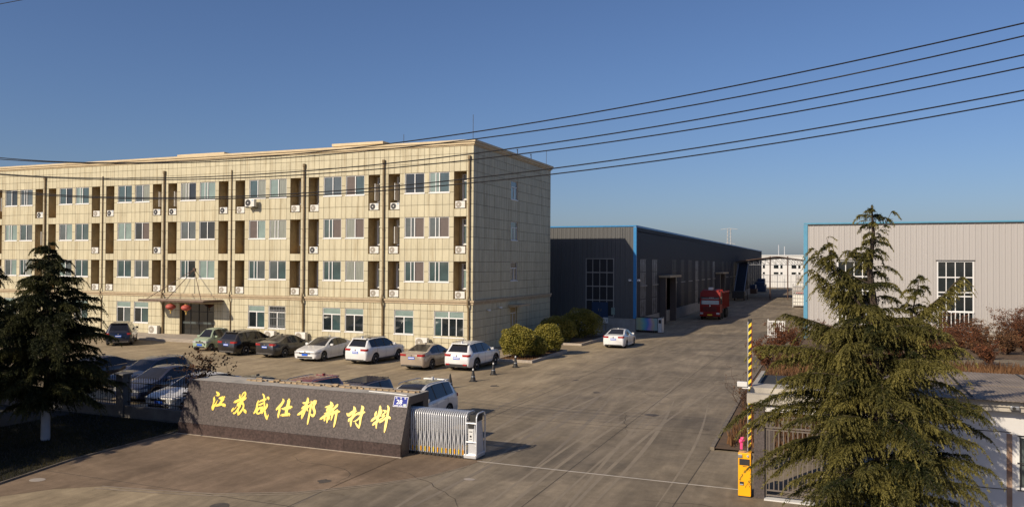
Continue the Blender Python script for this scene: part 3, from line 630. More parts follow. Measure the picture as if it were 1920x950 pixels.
# ================================================================== SHEDS AND THE YARD BEHIND
YS = 81.0; XS = -19.05; ZE = 10.57; YE = 234.7; XW = -2.66
def panel_mesh(key, w, h):
    """ribbed cladding sheet in the xz plane facing -y"""
    if key not in MESHC:
        xs = [0, .06, .085, .135, .16, .30, .315, .335, .35]; ys_ = [0, 0, -.035, -.035, 0, 0, -.012, -.012, 0]
        xs = [x*w/.47 for x in xs] + [w]; ys_ = ys_ + [0]; m = MB()
        m.v = [(x, y, z) for z in (0, 1) for x, y in zip(xs, ys_)]; n = len(xs); m.f = [(i, i+1, n+i+1, n+i) for i in range(n-1)]
        me = bpy.data.meshes.new('cladding_panel'); me.from_pydata(m.v, [], m.f); MESHC[key] = me
    return MESHC[key]
def clad(parent, x0, x1, z0, z1, holes, m, y, pw=.47):
    """sheets from x0 to x1; holes are (x0, x1, z0, z1)"""
    edges = sorted(set([x0, x1] + [h[i] for h in holes for i in (0, 1)])); me = panel_mesh(('clad', m), pw, 1)
    if not me.materials: me.materials.append(MATS[m])
    for a, b_ in zip(edges, edges[1:]):
        n = max(1, round((b_-a)/pw)); w = (b_-a)/n; hs = [h for h in holes if h[0] <= a+.01 and h[1] >= b_-.01]
        zs = [(z0, z1)] if not hs else [(z0, hs[0][2]), (hs[0][3], z1)]
        for i in range(n):
            for za, zb in zs:
                if zb-za < .05: continue
                o = link('cladding_panel', me, parent); o.location = Vector((a+i*w, y, za))-parent.location; o.scale = (w/pw, 1, zb-za)
# ---- dark shed
shed = thing('dark_shed', 'long dark clad industrial shed with blue edge trim, mostly in shade', 'building', (-34, 150, -.45))
x_l = -49.0; W1 = (-24.43, -21.36, 1.0, 7.14)
clad(shed, x_l, XS-.24, .92, ZE-.12, [W1], 'clad_dark', YS)
MB().box(x_l, XS, YS+.06, YE, -.6, .9).build('plinth', 'plinth', shed, w=True)
MB().box(x_l, XS-.02, YS+.02, YS+.06, -.6, .92).build('front_plinth', 'plinth', shed, w=True)
rf = MB(); rf.prism([(x_l, ZE-.7), (XS, ZE-.7), (XS, ZE-.5), (-34, ZE-.15), (x_l, ZE-.5)], YS+.6, YE, 'Y'); rf.build('roof', 'roof_grey', shed, w=True)
MB().box(x_l, XS+.06, YS-.07, YS+.25, ZE-.14, ZE).build('eave_trim', 'trim_blue', shed, w=True)
MB().box(XS+.0, XS+.1, YS+.25, YE, ZE-.2, ZE).build('eave_trim', 'trim_blue', shed, w=True)
MB().box(XS-.24, XS+.07, YS-.06, YS+.2, .92, ZE-.22).build('corner_trim', 'trim_blue', shed, w=True)
# long side: one ribbed wall with real window openings
wy = [(83.0+6*i, 86.0+6*i) for i in range(26)]; doors = {2, 10}; sd = MB()
def side_strip(y0, y1, z0, z1):
    n = max(1, int(round((y1-y0)/.5))); w = (y1-y0)/n
    for i in range(n):
        a = y0+i*w; q = [(XS, a), (XS, a+w*.6), (XS+.035, a+w*.68), (XS+.035, a+w*.92), (XS, a+w)]
        for (xa, ya), (xb, yb) in zip(q, q[1:]): sd.quad((xa, ya, z0), (xb, yb, z0), (xb, yb, z1), (xa, ya, z1))
cur = YS+.2
for i, (a, c) in enumerate(wy):
    if a > YE-4: break
    z0 = .9 if i not in doors else -.45; z1 = 7.15 if i not in doors else 5.0
    if i in doors: a, c = a-1.5, c+1.5
    side_strip(cur, a, .9, ZE-.2); side_strip(a, c, z1, ZE-.2)
    if z0 > .9: side_strip(a, c, .9, z0)
    cur = c
side_strip(cur, YE, .9, ZE-.2)
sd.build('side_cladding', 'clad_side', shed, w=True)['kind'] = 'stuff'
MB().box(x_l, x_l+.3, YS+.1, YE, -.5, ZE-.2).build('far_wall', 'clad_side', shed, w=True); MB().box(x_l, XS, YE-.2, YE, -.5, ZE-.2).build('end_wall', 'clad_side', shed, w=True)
MB().box(XS-6, XS-5.9, YS+3, YE-1, -.4, ZE-1).build('inner_wall', 'clad_side', shed, w=True)
def shed_window(parent, o, rz, W, H, nx, zs, m='white_frame', glass='pane_dark'):
    def fr():
        f = MB(); f.box(0, W, -.03, .05, 0, .09); f.box(0, W, -.03, .05, H-.09, H); f.box(0, .09, -.03, .05, .09, H-.09); f.box(W-.09, W, -.03, .05, .09, H-.09)
        for z in zs: f.box(.09, W-.09, -.025, .05, z-.05, z+.05)
        ze = [.09]+[z for z in zs]+[H-.09]
        for i in range(1, nx):
            for za, zb in zip(ze, ze[1:]): f.box(W*i/nx-.035, W*i/nx+.035, -.02, .05, za+.05, zb-.05)
        return f
    w = part('window', ('sw', W, H, nx, tuple(zs)), fr, m, parent, o, rz)
    ze = [.09]+list(zs)+[H-.09]
    for i in range(nx):
        for j in range(len(ze)-1):
            part('pane', ('swp', W, nx, j, tuple(zs), i), lambda: MB().box(W*i/nx+.03, W*(i+1)/nx-.03, .0, .012, ze[j], ze[j+1]), glass, w, (0, 0, 0))
    return w
SO = shed.location
shed_window(shed, Vector((W1[0], YS+.03, W1[2]))-SO, 0, W1[1]-W1[0], W1[3]-W1[2], 4, [1.75, 3.2, 4.65], 'plinth', 'pane_matte')
mat('pane_painted_light', (.012, .013, .016), .5, scale=1.5, col2=(.22, .23, .25))  # light on some panes, painted as pale patches in the dark colour
for i, (a, c) in enumerate(wy):
    if a > YE-4: break
    if i in doors:
        g = 1 if i == 2 else 0; a, c = a-1.5, c+1.5
        pf = MB().box(XS, XS+.75, a-.35, a, -.45, 5.0).box(XS, XS+.75, c, c+.35, -.45, 5.0); 
        for yy in (a-.35, c): MB().box(XS, XS+.75, yy, yy+.35, -.45, 5.0).build('door_post', 'granite_dark', shed, w=True)
        MB().box(XS, XS+1.3, a-.8, c+.8, 5.0, 5.25).build('door_canopy', 'soffit_dirty', shed, w=True)
        MB().box(XS-.4, XS-.35, a, c, -.45, 5.0).build('roller_door', 'rust_steel', shed, w=True)
        continue
    shed_window(shed, Vector((XS-.03, a, .9))-SO, R(90), c-a, 6.25, 3, [1.9, 3.3, 4.8], 'clad_side', 'pane_matte' if i not in (0, 1, 6, 9, 10) else 'pane_painted_light')
    if i < 16: MB().box(XS, XS+.09, a-.1, c+.1, 4.15, 4.28).build('sill_band', 'plinth', shed, w=True)
dx0, dx1 = -23.73, -21.98
d = MB().box(dx0, (dx0+dx1)/2-.01, YS-.05, YS-.01, .95, 2.55).build('entry_door', 'door_blue', shed, w=True); MB().bbox((dx0+dx1)/2-.16, (dx0+dx1)/2-.1, YS-.10, YS-.05, 1.6, 1.85, .01).build('handle', 'chrome', d, w=True)
d = MB().box((dx0+dx1)/2+.01, dx1, YS-.05, YS-.01, .95, 2.55).build('entry_door', 'door_blue', shed, w=True); MB().bbox((dx0+dx1)/2+.1, (dx0+dx1)/2+.16, YS-.10, YS-.05, 1.6, 1.85, .01).build('handle', 'chrome', d, w=True)
MB().box(dx1+.35, dx1+.75, YS-.04, YS-.0, 1.25, 2.0).build('notice', 'pane_pale', shed, w=True)
p = PY(1136, 600, YS-.05); t = thing('meter_box', 'small grey electric box mounted on the dark shed plinth', 'electric box', (p.x, YS, p.z-.3))
MB().bbox(-.25, .25, -.22, .0, 0, .6, .02).build('cabinet', 'ac_white', t); MB().tube([(0, -.05, 0), (0, -.05, -.9)], .03, 6).build('conduit', 'pipe', t); MB().box(.12, .16, -.235, -.22, .2, .4).build('handle', 'dark_steel', t)
t = thing('air_conditioner', 'small white air conditioner low on the dark shed front, above the dark bushes', 'air conditioner', (PY(1085, 592, YS).x-.4, YS-.35, .95)); MB().bbox(0, .8, 0, .3, 0, .6, .02).build('casing', 'ac_white', t); MB().lathe([(0, -.012), (.22, -.012), (.23, 0)], (.3, 0, .3), 16, 'Y').build('fan_grille', 'ac_beige', t)
for i, dx in enumerate((-.45, .35)):
    p = PY(1192, 526, YS); t = thing('floodlight', ('small floodlight left of the blue corner trim', 'small floodlight right of the blue corner trim')[i], 'lamp', (XS-.1+dx, YS-.1 if i == 0 else YS+.3, 4.75))
    MB().tube([(-dx*.6, .05, 0), (0, 0, .08)], .03, 6).build('arm', 'steel', t); MB().bbox(-.16, .16, -.2, .0, 0, .22, .03).build('lamp_head', 'lamp_clear', t)
# ---- white shed
ws = thing('white_shed', 'white clad industrial shed with pale blue edge trim and gridded windows', 'building', (14, 120, -.45))
x_r = 46.0; WA = (8.62, 11.52, .92, 7.0); WB = (.27, 3.17, .92, 7.0)
WC = (17.0, 19.9, .92, 7.0)
mat('trim_pale', (.085, .28, .42), .5, var=.06)
clad(ws, XW+.3, x_r, .75, ZE-.25, [WA, WB, WC], 'clad_white', YS)
MB().box(XW, x_r, YS+.05, YE-20, -.6, .75).build('plinth', 'plinth', ws, w=True)
MB().box(XW, XW+.06, YS+.2, YE-20, .75, ZE-.2).build('side_wall', 'clad_white', ws, w=True)
MB().box(XW, x_r, YE-20.1, YE-20, -.5, ZE-.2).build('end_wall', 'clad_white', ws, w=True); MB().box(x_r-.1, x_r, YS+.1, YE-20, -.5, ZE-.2).build('far_wall', 'clad_white', ws, w=True)
MB().box(XW+.2, x_r-.2, YS+6, YS+6.1, -.4, ZE-1).build('inner_wall', 'rust_steel', ws, w=True)
rf = MB(); rf.prism([(XW, ZE-.7), (x_r, ZE-.7), (x_r, ZE-.5), (22, ZE-.15), (XW, ZE-.5)], YS+.6, YE-20, 'Y'); rf.build('roof', 'roof_grey', ws, w=True)
MB().box(XW-.05, x_r, YS-.1, YS+.25, ZE-.13, ZE).build('eave_trim', 'trim_pale', ws, w=True); MB().box(XW+.3, x_r, YS-.085, YS+.2, ZE-.25, ZE-.13).build('painted_eave_shadow', 'dark_steel', ws, w=True)  # solid dark strip below the trim stands in for eave shade
MB().box(XW-.06, XW+.3, YS-.09, YS+.3, -.45, ZE-.2).build('corner_trim', 'trim_pale', ws, w=True)
for W_ in (WA, WB, WC):
    w = shed_window(ws, Vector((W_[0], YS+.03, W_[2]))-ws.location, 0, W_[1]-W_[0], W_[3]-W_[2], 4, [1.55, 2.9, 3.25, 4.6])
    MB().box(W_[0]-.1, W_[1]+.1, YS-.08, YS+.02, W_[3], W_[3]+.07).build('lintel', 'dark_steel', w, w=True)
    for z in (.15, 1.5): MB().box(W_[0], W_[1], YS-.16, YS-.1, W_[2]+z-.05, W_[2]+z+.05).build('guard_rail', 'white_frame', w, w=True)
    for i in range(9):
        x = W_[0]+.08+(W_[1]-W_[0]-.16)*i/8; MB().box(x-.03, x+.03, YS-.15, YS-.11, W_[2]+.2, W_[2]+1.45).build('guard_bar', 'white_frame', w, w=True)
# ---- second folding gate with a painted rainbow sheen, at the corner of the dark shed
a, c = G(1194, 621.5), G(1243, 624)
t = thing('folding_gate', 'short folding gate with painted rainbow sheen panel at the dark shed corner', 'gate', (a.x, a.y, a.z), math.atan2(c.y-a.y, c.x-a.x)); L_ = (c-a).length
MB().box(.05, L_-.5, -.3, .3, .22, 1.5).build('panel', 'painted_sheen', t); MB().box(0, L_-.45, -.33, .33, 1.5, 1.56).build('top_rail', 'dark_steel', t)
for i in range(11): MB().box(.08+i*(L_-.6)/10, .16+i*(L_-.6)/10, -.32, .32, .02, .24).build('foot', 'plastic_black', t)
MB().bbox(L_-.44, L_, -.3, .3, .06, 1.5, .03).build('drive_head', 'steel_white', t); MB().box(L_-.36, L_-.08, -.312, -.3, 1.0, 1.36).build('screen', 'plastic_black', t); MB().tube([(L_-.02, -.28, .1), (L_-.02, -.28, 1.62), (L_-.02, .28, 1.62), (L_-.02, .28, .1)], .025, 6).build('guard_loop', 'steel', t)
# ---- yard canopy between the sheds, far white building, pylon
cn = thing('yard_canopy', 'shallow arched dark canopy spanning the yard between the two sheds', 'canopy', (-11, 178, -.45))
Yc = 170.0
for Yk in (Yc, Yc+14):
    x0, x1 = XS+.3, XW-.2; mb = MB(); n = 14
    top = [(x0+(x1-x0)*i/n, 7.0+1.05*(1-abs(2*i/n-1)**1.2)) for i in range(n+1)]
    mb.tube([(x, Yk, z) for x, z in top], .11, 6); mb.tube([(x0, Yk, 6.6), (x1, Yk, 6.6)], .06, 6)
    for i in range(n): mb.tube([(top[i][0], Yk, top[i][1]), (top[i+1][0], Yk, 6.6)], .035, 5); mb.tube([(top[i][0], Yk, 6.6), (top[i][0], Yk, top[i][1])], .035, 5)
    mb.build('truss', 'steel', cn, w=True)
    for px in (1444, 1477): X = PY(px, 500, Yk).x; MB().tube([(X, Yk, -.45), (X, Yk, 8.4)], .12, 8).build('column', 'rust_steel', cn, w=True)
mb = MB(); n = 14
for i in range(n):
    xa_, xb_ = XS+.3+(XW-.5-XS)*i/n, XS+.3+(XW-.5-XS)*(i+1)/n; za, zb = 7.15+1.05*(1-abs(2*i/n-1)**1.2), 7.15+1.05*(1-abs(2*(i+1)/n-1)**1.2)
    mb.quad((xa_, Yc-.6, za), (xb_, Yc-.6, zb), (xb_, Yc+16, zb), (xa_, Yc+16, za)); mb.quad((xa_, Yc-.6, za+.12), (xb_, Yc-.6, zb+.12), (xb_, Yc+16, zb+.12), (xa_, Yc+16, za+.12)); mb.quad((xa_, Yc-.6, za), (xb_, Yc-.6, zb), (xb_, Yc-.6, zb+.12), (xa_, Yc-.6, za+.12))
mb.build('roof_sheet', 'rust_steel', cn, w=True)
fb = thing('far_building', 'long white two storey building far beyond the yard canopy', 'building', (-5, 275, -.45)); YQ = 262.0
zt = PY(1470, 480, YQ).z
MB().box(-60, 60, YQ, YQ+20, -.6, zt).build('wall', 'far_white', fb, w=True); MB().box(-60.2, 60.2, YQ-.25, YQ+20.2, zt, zt+.35).build('parapet', 'far_white', fb, w=True)
for row, (ya, yb) in enumerate(((497, 503), (510, 514))):
    for i in range(-5, 6):
        X = PY(1459, 500, YQ).x+i*(PY(1492.5, 500, YQ).x-PY(1459, 500, YQ).x); W_ = PY(1467.5, 500, YQ).x-PY(1451, 500, YQ).x; z1 = PY(1460, ya, YQ).z; z0 = PY(1460, yb, YQ).z
        w = MB().box(X-W_/2, X+W_/2, YQ-.06, YQ+.05, z0, z1).build('window', 'pane_dark', fb, w=True); MB().box(X+W_*.05, X+W_*.25, YQ-.09, YQ-.06, z0, z1).build('sash', 'white_frame', w, w=True)
for px, py in ((1460, 459), (1471, 462)): q = PY(px, py, YQ+4); MB().tube([(q.x, YQ+4, zt), (q.x, YQ+4, q.z)], .13, 6).build('mast', 'steel_white', fb, w=True)
base = PY(1367, 470, 420); top = PY(1367, 429, 420); py_ = thing('power_pylon', 'distant slender lattice pylon above the dark shed roof', 'pylon', (base.x, 420, -.75))
hz = top.z+.75; mb = MB()
for sx, sy in ((1, 1), (1, -1), (-1, 1), (-1, -1)): mb.tube([(sx*2.4, sy*2.4, 0), (sx*.9, sy*.9, hz*.6), (sx*.75, sy*.75, hz)], .13, 5)
for i in range(14):
    za, zb = hz*i/14, hz*(i+1)/14; wa, wb = [(2.4-1.5*min(1, z/(hz*.6))) for z in (za, zb)]
    for s in (1, -1): mb.tube([(-wa, s*wa, za), (wb, s*wb, zb)], .05, 4); mb.tube([(s*wa, -wa, za), (s*wb, wb, zb)], .09, 4)
mb.build('lattice', 'cage', py_)
for z, w_ in ((hz*.99, 4.2), (hz*.62, 3.6), (hz*.70, 3.0)): MB().tube([(-w_, 0, z), (0, 0, z+.5), (w_, 0, z)], .12, 5).build('cross_arm', 'cage', py_)
# ---- yard clutter: cages, bales, conveyor, white fence panel, far fence
def cage(i, loc, w, d, h, m='cage'):
    t = thing('storage_cage', ['grey wire storage cage standing nearest the white shed corner', 'grey wire cage with a red load behind the first cage', 'tall wire cage stacked at the back by the white shed', 'wire cage lying behind the tall cage'][i], 'cage', loc, 0, 'wire cages beside the white shed')
    for sx in (0, 1):
        for sy in (0, 1): MB().tube([(sx*w, sy*d, 0), (sx*w, sy*d, h)], .05, 5).build('post', m, t)
    for z in np.arange(.3, h+.01, .62): MB().tube([(0, 0, z), (w, 0, z), (w, d, z), (0, d, z), (0, 0, z)], .03, 4).build('rail', m, t)
    for k in range(1, 7): MB().tube([(w*k/7, 0, .3), (w*k/7, 0, h)], .02, 4).build('bar', m, t)
    MB().bbox(.1, w-.1, .1, d-.1, .35, h*.55, .05).build('load', ('cage_red' if i == 1 else ('tarp_blue' if i == 2 else 'ac_white')), t)
    MB().bbox(.1, w-.1, .1, d-.1, h*.64, h*.9, .05).build('load', ('ac_white' if i == 1 else ('clad_white')), t)
cage(0, (-6.4, 140, -.45), 2.6, 2.2, 3.9); cage(1, (-6.2, 146, -.45), 2.8, 2.4, 4.5); cage(2, (-6.4, 152, -.45), 3.0, 2.4, 5.6); cage(3, (-6.2, 158, -.45), 2.8, 2.4, 3.2)
p = G(1395, 562); t = thing('conveyor', 'dark inclined belt conveyor on wheels beside the dark shed', 'conveyor', (p.x-.6, p.y-4, -.45))
MB().add([(-.9, 0, .8), (.9, 0, .8), (.9, 9, 7.2), (-.9, 9, 7.2), (-.9, 0, 1.15), (.9, 0, 1.15), (.9, 9, 7.6), (-.9, 9, 7.6)], [(0, 3, 2, 1), (4, 5, 6, 7), (0, 1, 5, 4), (1, 2, 6, 5), (2, 3, 7, 6), (3, 0, 4, 7)]).build('belt', 'iron', t)
for s in (-.95, .95): MB().tube([(s, 0, 1.2), (s, 9, 7.65)], .09, 6).build('side_rail', 'steel', t); MB().tube([(s, 1, 0), (s, 6, 5.2)], .08, 6).build('leg', 'dark_steel', t); MB().tube([(s, 7, 0), (s, 5.5, 4.9)], .08, 6).build('leg', 'dark_steel', t)
for s in (-1.0, .8): MB().lathe([(.05, 0), (.4, 0), (.4, .2), (.05, .2)], (s, 1, .4), 14, 'X').build('wheel', 'rubber', t)
MB().bbox(-1.2, 1.2, -1.2, .6, .5, 1.9, .08).build('hopper', 'dark_steel', t)
for i, (px, py, w_, h_) in enumerate(((1424, 547, 4.2, 2.6), (1432, 544, 3.4, 3.4), (1415, 549, 3, 2.2))):
    p = G(px, py); t = thing('wrapped_bale', ['blue wrapped bale stack at the foot of the dark shed end', 'taller blue wrapped bale stack behind the first', 'low dark bale stack nearest the conveyor'][i], 'bale', (p.x-.5, min(p.y, 226)-i*3, -.45), 0, 'bales by the dark shed')
    MB().bbox(-w_/2, w_/2, 0, 3, 0, h_*.55, .15).build('bale', 'tarp_blue' if i < 2 else 'rust_steel', t); MB().bbox(-w_/2+.2, w_/2-.3, .2, 2.8, h_*.55, h_, .15).build('bale', 'tarp_blue', t)
p = G(1440, 632); t = thing('fence_panel', 'short white slatted fence panel standing beside the planting bed', 'fence', (p.x, p.y, p.z), R(3)); L_ = (PY(1471, 620, p.y).x-p.x)
for i in range(9): MB().box(i*L_/8-.04, i*L_/8+.04, -.03, .03, 0, 1.62 if i else 1.75).build('slat', 'white_frame', t)
for z in (.2, 1.5): MB().box(0, L_, -.045, .045, z, z+.09).build('rail', 'white_frame', t)
ff = thing('far_fence', 'grey mesh fence across the far end of the yard', 'fence', (-12, 244, -.45))
for i in range(15): x = -11+i*1.9; MB().tube([(x, 0, 0), (x, 0, 4.2)], .08, 5).build('post', 'cage', ff)
for z in (.5, 2.2, 4.1): MB().tube([(-11, 0, z), (15.6, 0, z)], .06, 5).build('rail', 'cage', ff)
for i in range(60): x = -11+i*.45; MB().tube([(x, 0, .5), (x, 0, 4.1)], .025, 4).build('wire', 'cage', ff)

# ================================================================== GATE FRONT: STONE SIGN, FOLDING GATE, BARRIER, GUARD HOUSE, FENCE
stone = thing('stone_sign', 'long low granite name wall with gold brush lettering beside the gate', 'sign', (-18.3, 24.4, 0))
XA, XB = -23.1, -13.43; FY0, FZ0, FY1, FZ1 = 23.30, .43, 23.86, 1.95
mb = MB(); mb.prism([(FY0+.05, 0), (FY0+.05, FZ0), (FY1+.05, FZ1-.03), (25.25, FZ1-.03), (25.25, 0)], XA+.03, -16.0, 'X'); mb.build('core', 'granite_dark', stone, w=True)
mb = MB(); mb.prism([(FY0+.05, 0), (FY0+.05, FZ0), (FY1+.05, FZ1-.03), (FY1+.12, FZ1-.03), (23.86, 0)], -16.0, XB-.01, 'X'); mb.build('gate_pocket_front', 'granite_dark', stone, w=True)
mb = MB(); mb.box(-16.0, XB-.01, 24.86, 25.25, 0, FZ1-.03); mb.build('gate_pocket_back', 'granite_dark', stone, w=True)
mb = MB(); mb.box(-16.0, XB-.012, FY1+.12, 24.86, 1.66, FZ1-.032); mb.build('gate_pocket_lintel', 'granite_dark', stone, w=True)
n = 9
for i in range(n):
    a, c = XA+(XB-XA)*i/n+.0008, XA+(XB-XA)*(i+1)/n-.0008
    m = MB(); m.prism([(FY0, FZ0), (FY0+.05, FZ0), (FY1+.05, FZ1), (FY1, FZ1)], a, c, 'X'); m.build('granite_slab', 'granite', stone, w=True, recalc=True)
for i in range(13):
    a, c = XA-.02+(XB-XA)*i/13+.003, XA-.02+(XB+.02-XA)*(i+1)/13-.003; MB().box(a, c, FY0-.03, FY0+.05, 0, FZ0-.003).build('plinth_slab', 'granite_plinth', stone, w=True)
MB().box(XA-.1, XB+.05, FY0-.07, FY0-.03, 0, .022).build('base_strip', 'kerb', stone, w=True)
for i in range(10):
    a, c = XA+.02+(XB-XA-.04)*i/10+.004, XA+.02+(XB-XA-.04)*(i+1)/10-.004; MB().box(a, c, FY1+.052, 25.27, FZ1-.028, FZ1-.003).build('coping_slab', 'slab', stone, w=True)
rb = random.Random(3); bk = MB().bbox(-.12, .12, -.055, .055, 0, .055, .006); bme = bpy.data.meshes.new('brick'); bme.from_pydata(bk.v, [], bk.f); bme.materials.append(MATS['brick'])
for row in range(2):
    x = -20.9+row*.1
    while x < XB-.2:
        if rb.random() > .08:
            o = link('brick', bme, stone); o.location = Vector((x, 24.62+row*.14+rb.uniform(-.02, .02), FZ1+(.0 if rb.random() < .9 else .06)))-stone.location; o.rotation_euler = (rb.uniform(-.06, .06), 0, rb.uniform(-.12, .12)); o.scale = (rb.uniform(.8, 1.05), 1, rb.uniform(.9, 1.2))
        x += .265
MB().tube([(PY(692, 733, 24.2).x, 24.2, FZ1+.02), (PY(735, 737, 24.1).x, 24.1, FZ1+.02), (PY(763, 744, 23.95).x, 23.95, FZ1+.02)], .018, 5).build('loose_conduit', 'white_frame', stone, w=True)
# brush strokes traced on the sloping face: (x, y, half width) in enlarged photo pixels
CH = [((390, 725, 19), [[(300,160,10),(355,220,45),(385,265,45),(350,305,25),(280,300,6)],[(238,340,8),(225,420,38),(230,480,36),(195,600,20),(165,700,28),(175,790,38)],[(175,800,30),(215,690,38),(290,580,22),(350,465,6)],[(390,405,8),(440,400,40),(520,400,70),(570,370,55)],[(540,430,60),(480,530,40),(430,600,40)],[(295,670,35),(400,635,45),(500,620,40),(590,650,60),(615,690,25)]]),
 ((430, 728, 17.27), [[(352,180,10),(345,250,25),(365,310,35),(400,350,45)],[(405,270,14),(430,200,18),(470,140,20),(520,120,26),(530,190,28),(500,250,30),(430,310,28)],[(180,440,38),(260,400,42),(360,360,38),(400,380,40),(480,340,45),(550,300,25)],[(440,400,40),(380,460,55),(310,520,60),(265,560,25)],[(430,470,45),(470,530,28),(460,620,28),(420,690,30),(360,770,32),(300,840,30)],[(300,840,22),(290,740,20),(320,640,22),(370,560,25)],[(330,590,25),(250,720,28),(190,790,25),(150,810,18),(140,770,12)],[(150,620,14),(110,690,28),(95,740,20)],[(150,690,12),(240,600,12)],[(485,670,22),(520,730,48),(545,780,30)]]),
 ((470, 732, 15.83), [[(370,100,22),(405,170,25),(410,300,22),(415,450,25),(420,580,28),(445,720,30),(485,840,25)],[(485,840,15),(515,760,18),(535,700,6)],[(255,330,18),(340,290,28),(420,265,32),(465,245,25)],[(240,285,12),(205,390,28),(190,500,28),(150,600,28),(105,670,22)],[(250,420,25),(320,400,28),(385,360,22)],[(300,490,30),(210,570,32),(190,640,26),(225,680,26),(300,650,25),(390,600,22)],[(350,480,26),(320,580,30),(350,640,25),(345,680,12)],[(380,490,18),(380,590,20)],[(495,395,20),(500,440,28),(460,520,30),(425,560,20)],[(505,195,18),(530,210,38),(550,255,22)]]),
 ((512, 740, 19), [[(350,130,12),(380,200,38),(320,310,45),(230,420,48),(140,500,32),(125,540,15)],[(235,440,35),(235,550,36),(200,700,36),(190,800,22)],[(575,180,55),(555,300,52),(520,430,56),(490,560,50),(470,650,52)],[(300,480,8),(400,490,45),(500,460,58),(640,430,60)],[(315,720,45),(430,705,48),(560,690,60),(585,720,35)]]),
 ((553, 740, 15.83), [[(390,100,30),(385,170,35),(350,250,38),(330,350,40),(300,450,33),(260,560,30),(205,700,18)],[(250,235,28),(320,240,32),(410,220,32)],[(215,400,25),(260,370,38),(350,320,38),(400,330,25)],[(100,580,30),(180,530,38),(280,440,36),(390,360,28),(480,280,28),(560,210,36),(615,180,40)],[(490,190,22),(500,260,25),(470,400,30),(440,560,28),(400,760,24),(380,870,15)],[(630,210,35),(570,310,35),(560,390,38),(590,470,38),(590,550,30),(540,620,38),(480,570,25)],[(380,400,18),(370,450,20),(400,470,12)],[(215,560,12),(205,680,15)]]),
 ((595, 748, 15.83), [[(395,75,15),(425,130,45),(440,180,46)],[(255,235,25),(330,220,33),(420,200,44),(480,185,22)],[(285,350,20),(310,300,32),(380,270,34),(450,250,20)],[(225,425,20),(300,410,34),(380,350,38),(470,300,30),(560,220,35),(600,170,35)],[(100,585,28),(200,520,38),(330,450,44),(450,420,44),(560,370,44),(650,365,35)],[(480,310,25),(475,400,28),(440,530,26),(418,620,15)],[(340,450,26),(310,580,30),(292,700,12)],[(230,560,30),(220,630,25)],[(370,500,26),(355,600,18)],[(600,320,25),(580,420,30),(555,560,32),(525,720,28),(497,830,12)]]),
 ((645, 755, 17.27), [[(320,110,12),(350,180,42),(340,260,48),(300,400,38),(250,520,35),(225,650,32),(225,750,18)],[(95,325,10),(150,390,50),(240,330,48),(330,270,46),(400,260,25)],[(150,600,15),(180,540,42),(270,480,42),(350,410,28),(430,350,35),(500,340,48),(600,310,48),(650,300,45)],[(575,85,10),(615,150,48),(590,250,45),(570,380,42),(545,500,32),(525,650,30),(490,810,20)],[(490,800,25),(430,720,30),(370,620,12)],[(560,420,30),(490,500,28),(400,570,22),(305,600,8)]]),
 ((692, 755, 15.83), [[(335,105,32),(330,200,34),(300,310,34),(270,430,36),(230,560,30),(215,750,14)],[(225,250,18),(200,320,32),(180,380,20)],[(380,205,18),(375,260,25),(345,330,25),(330,360,26),(370,390,18)],[(80,530,30),(160,460,36),(260,400,38),(320,380,30)],[(120,650,25),(180,590,38),(260,550,28),(350,480,20),(430,420,17),(470,390,17)],[(430,215,15),(480,235,30),(520,235,20),(470,300,22),(420,340,24),(430,380,36),(475,370,20)],[(565,90,25),(590,160,30),(570,280,34),(545,420,36),(520,560,36),(490,720,34),(460,870,14)],[(330,570,28),(420,510,28),(510,450,34),(600,430,42),(630,460,28)]])]
fn = Vector((0, -(FZ1-FZ0), FY1-FY0)).normalized(); fp = Vector((0, FY0, FZ0))
def on_face(px, py, h):
    d = ray(px, py); o = Vector((0, 0, CAM_H)); t = (fp-o).dot(fn)/d.dot(fn); return o+d*t+fn*h
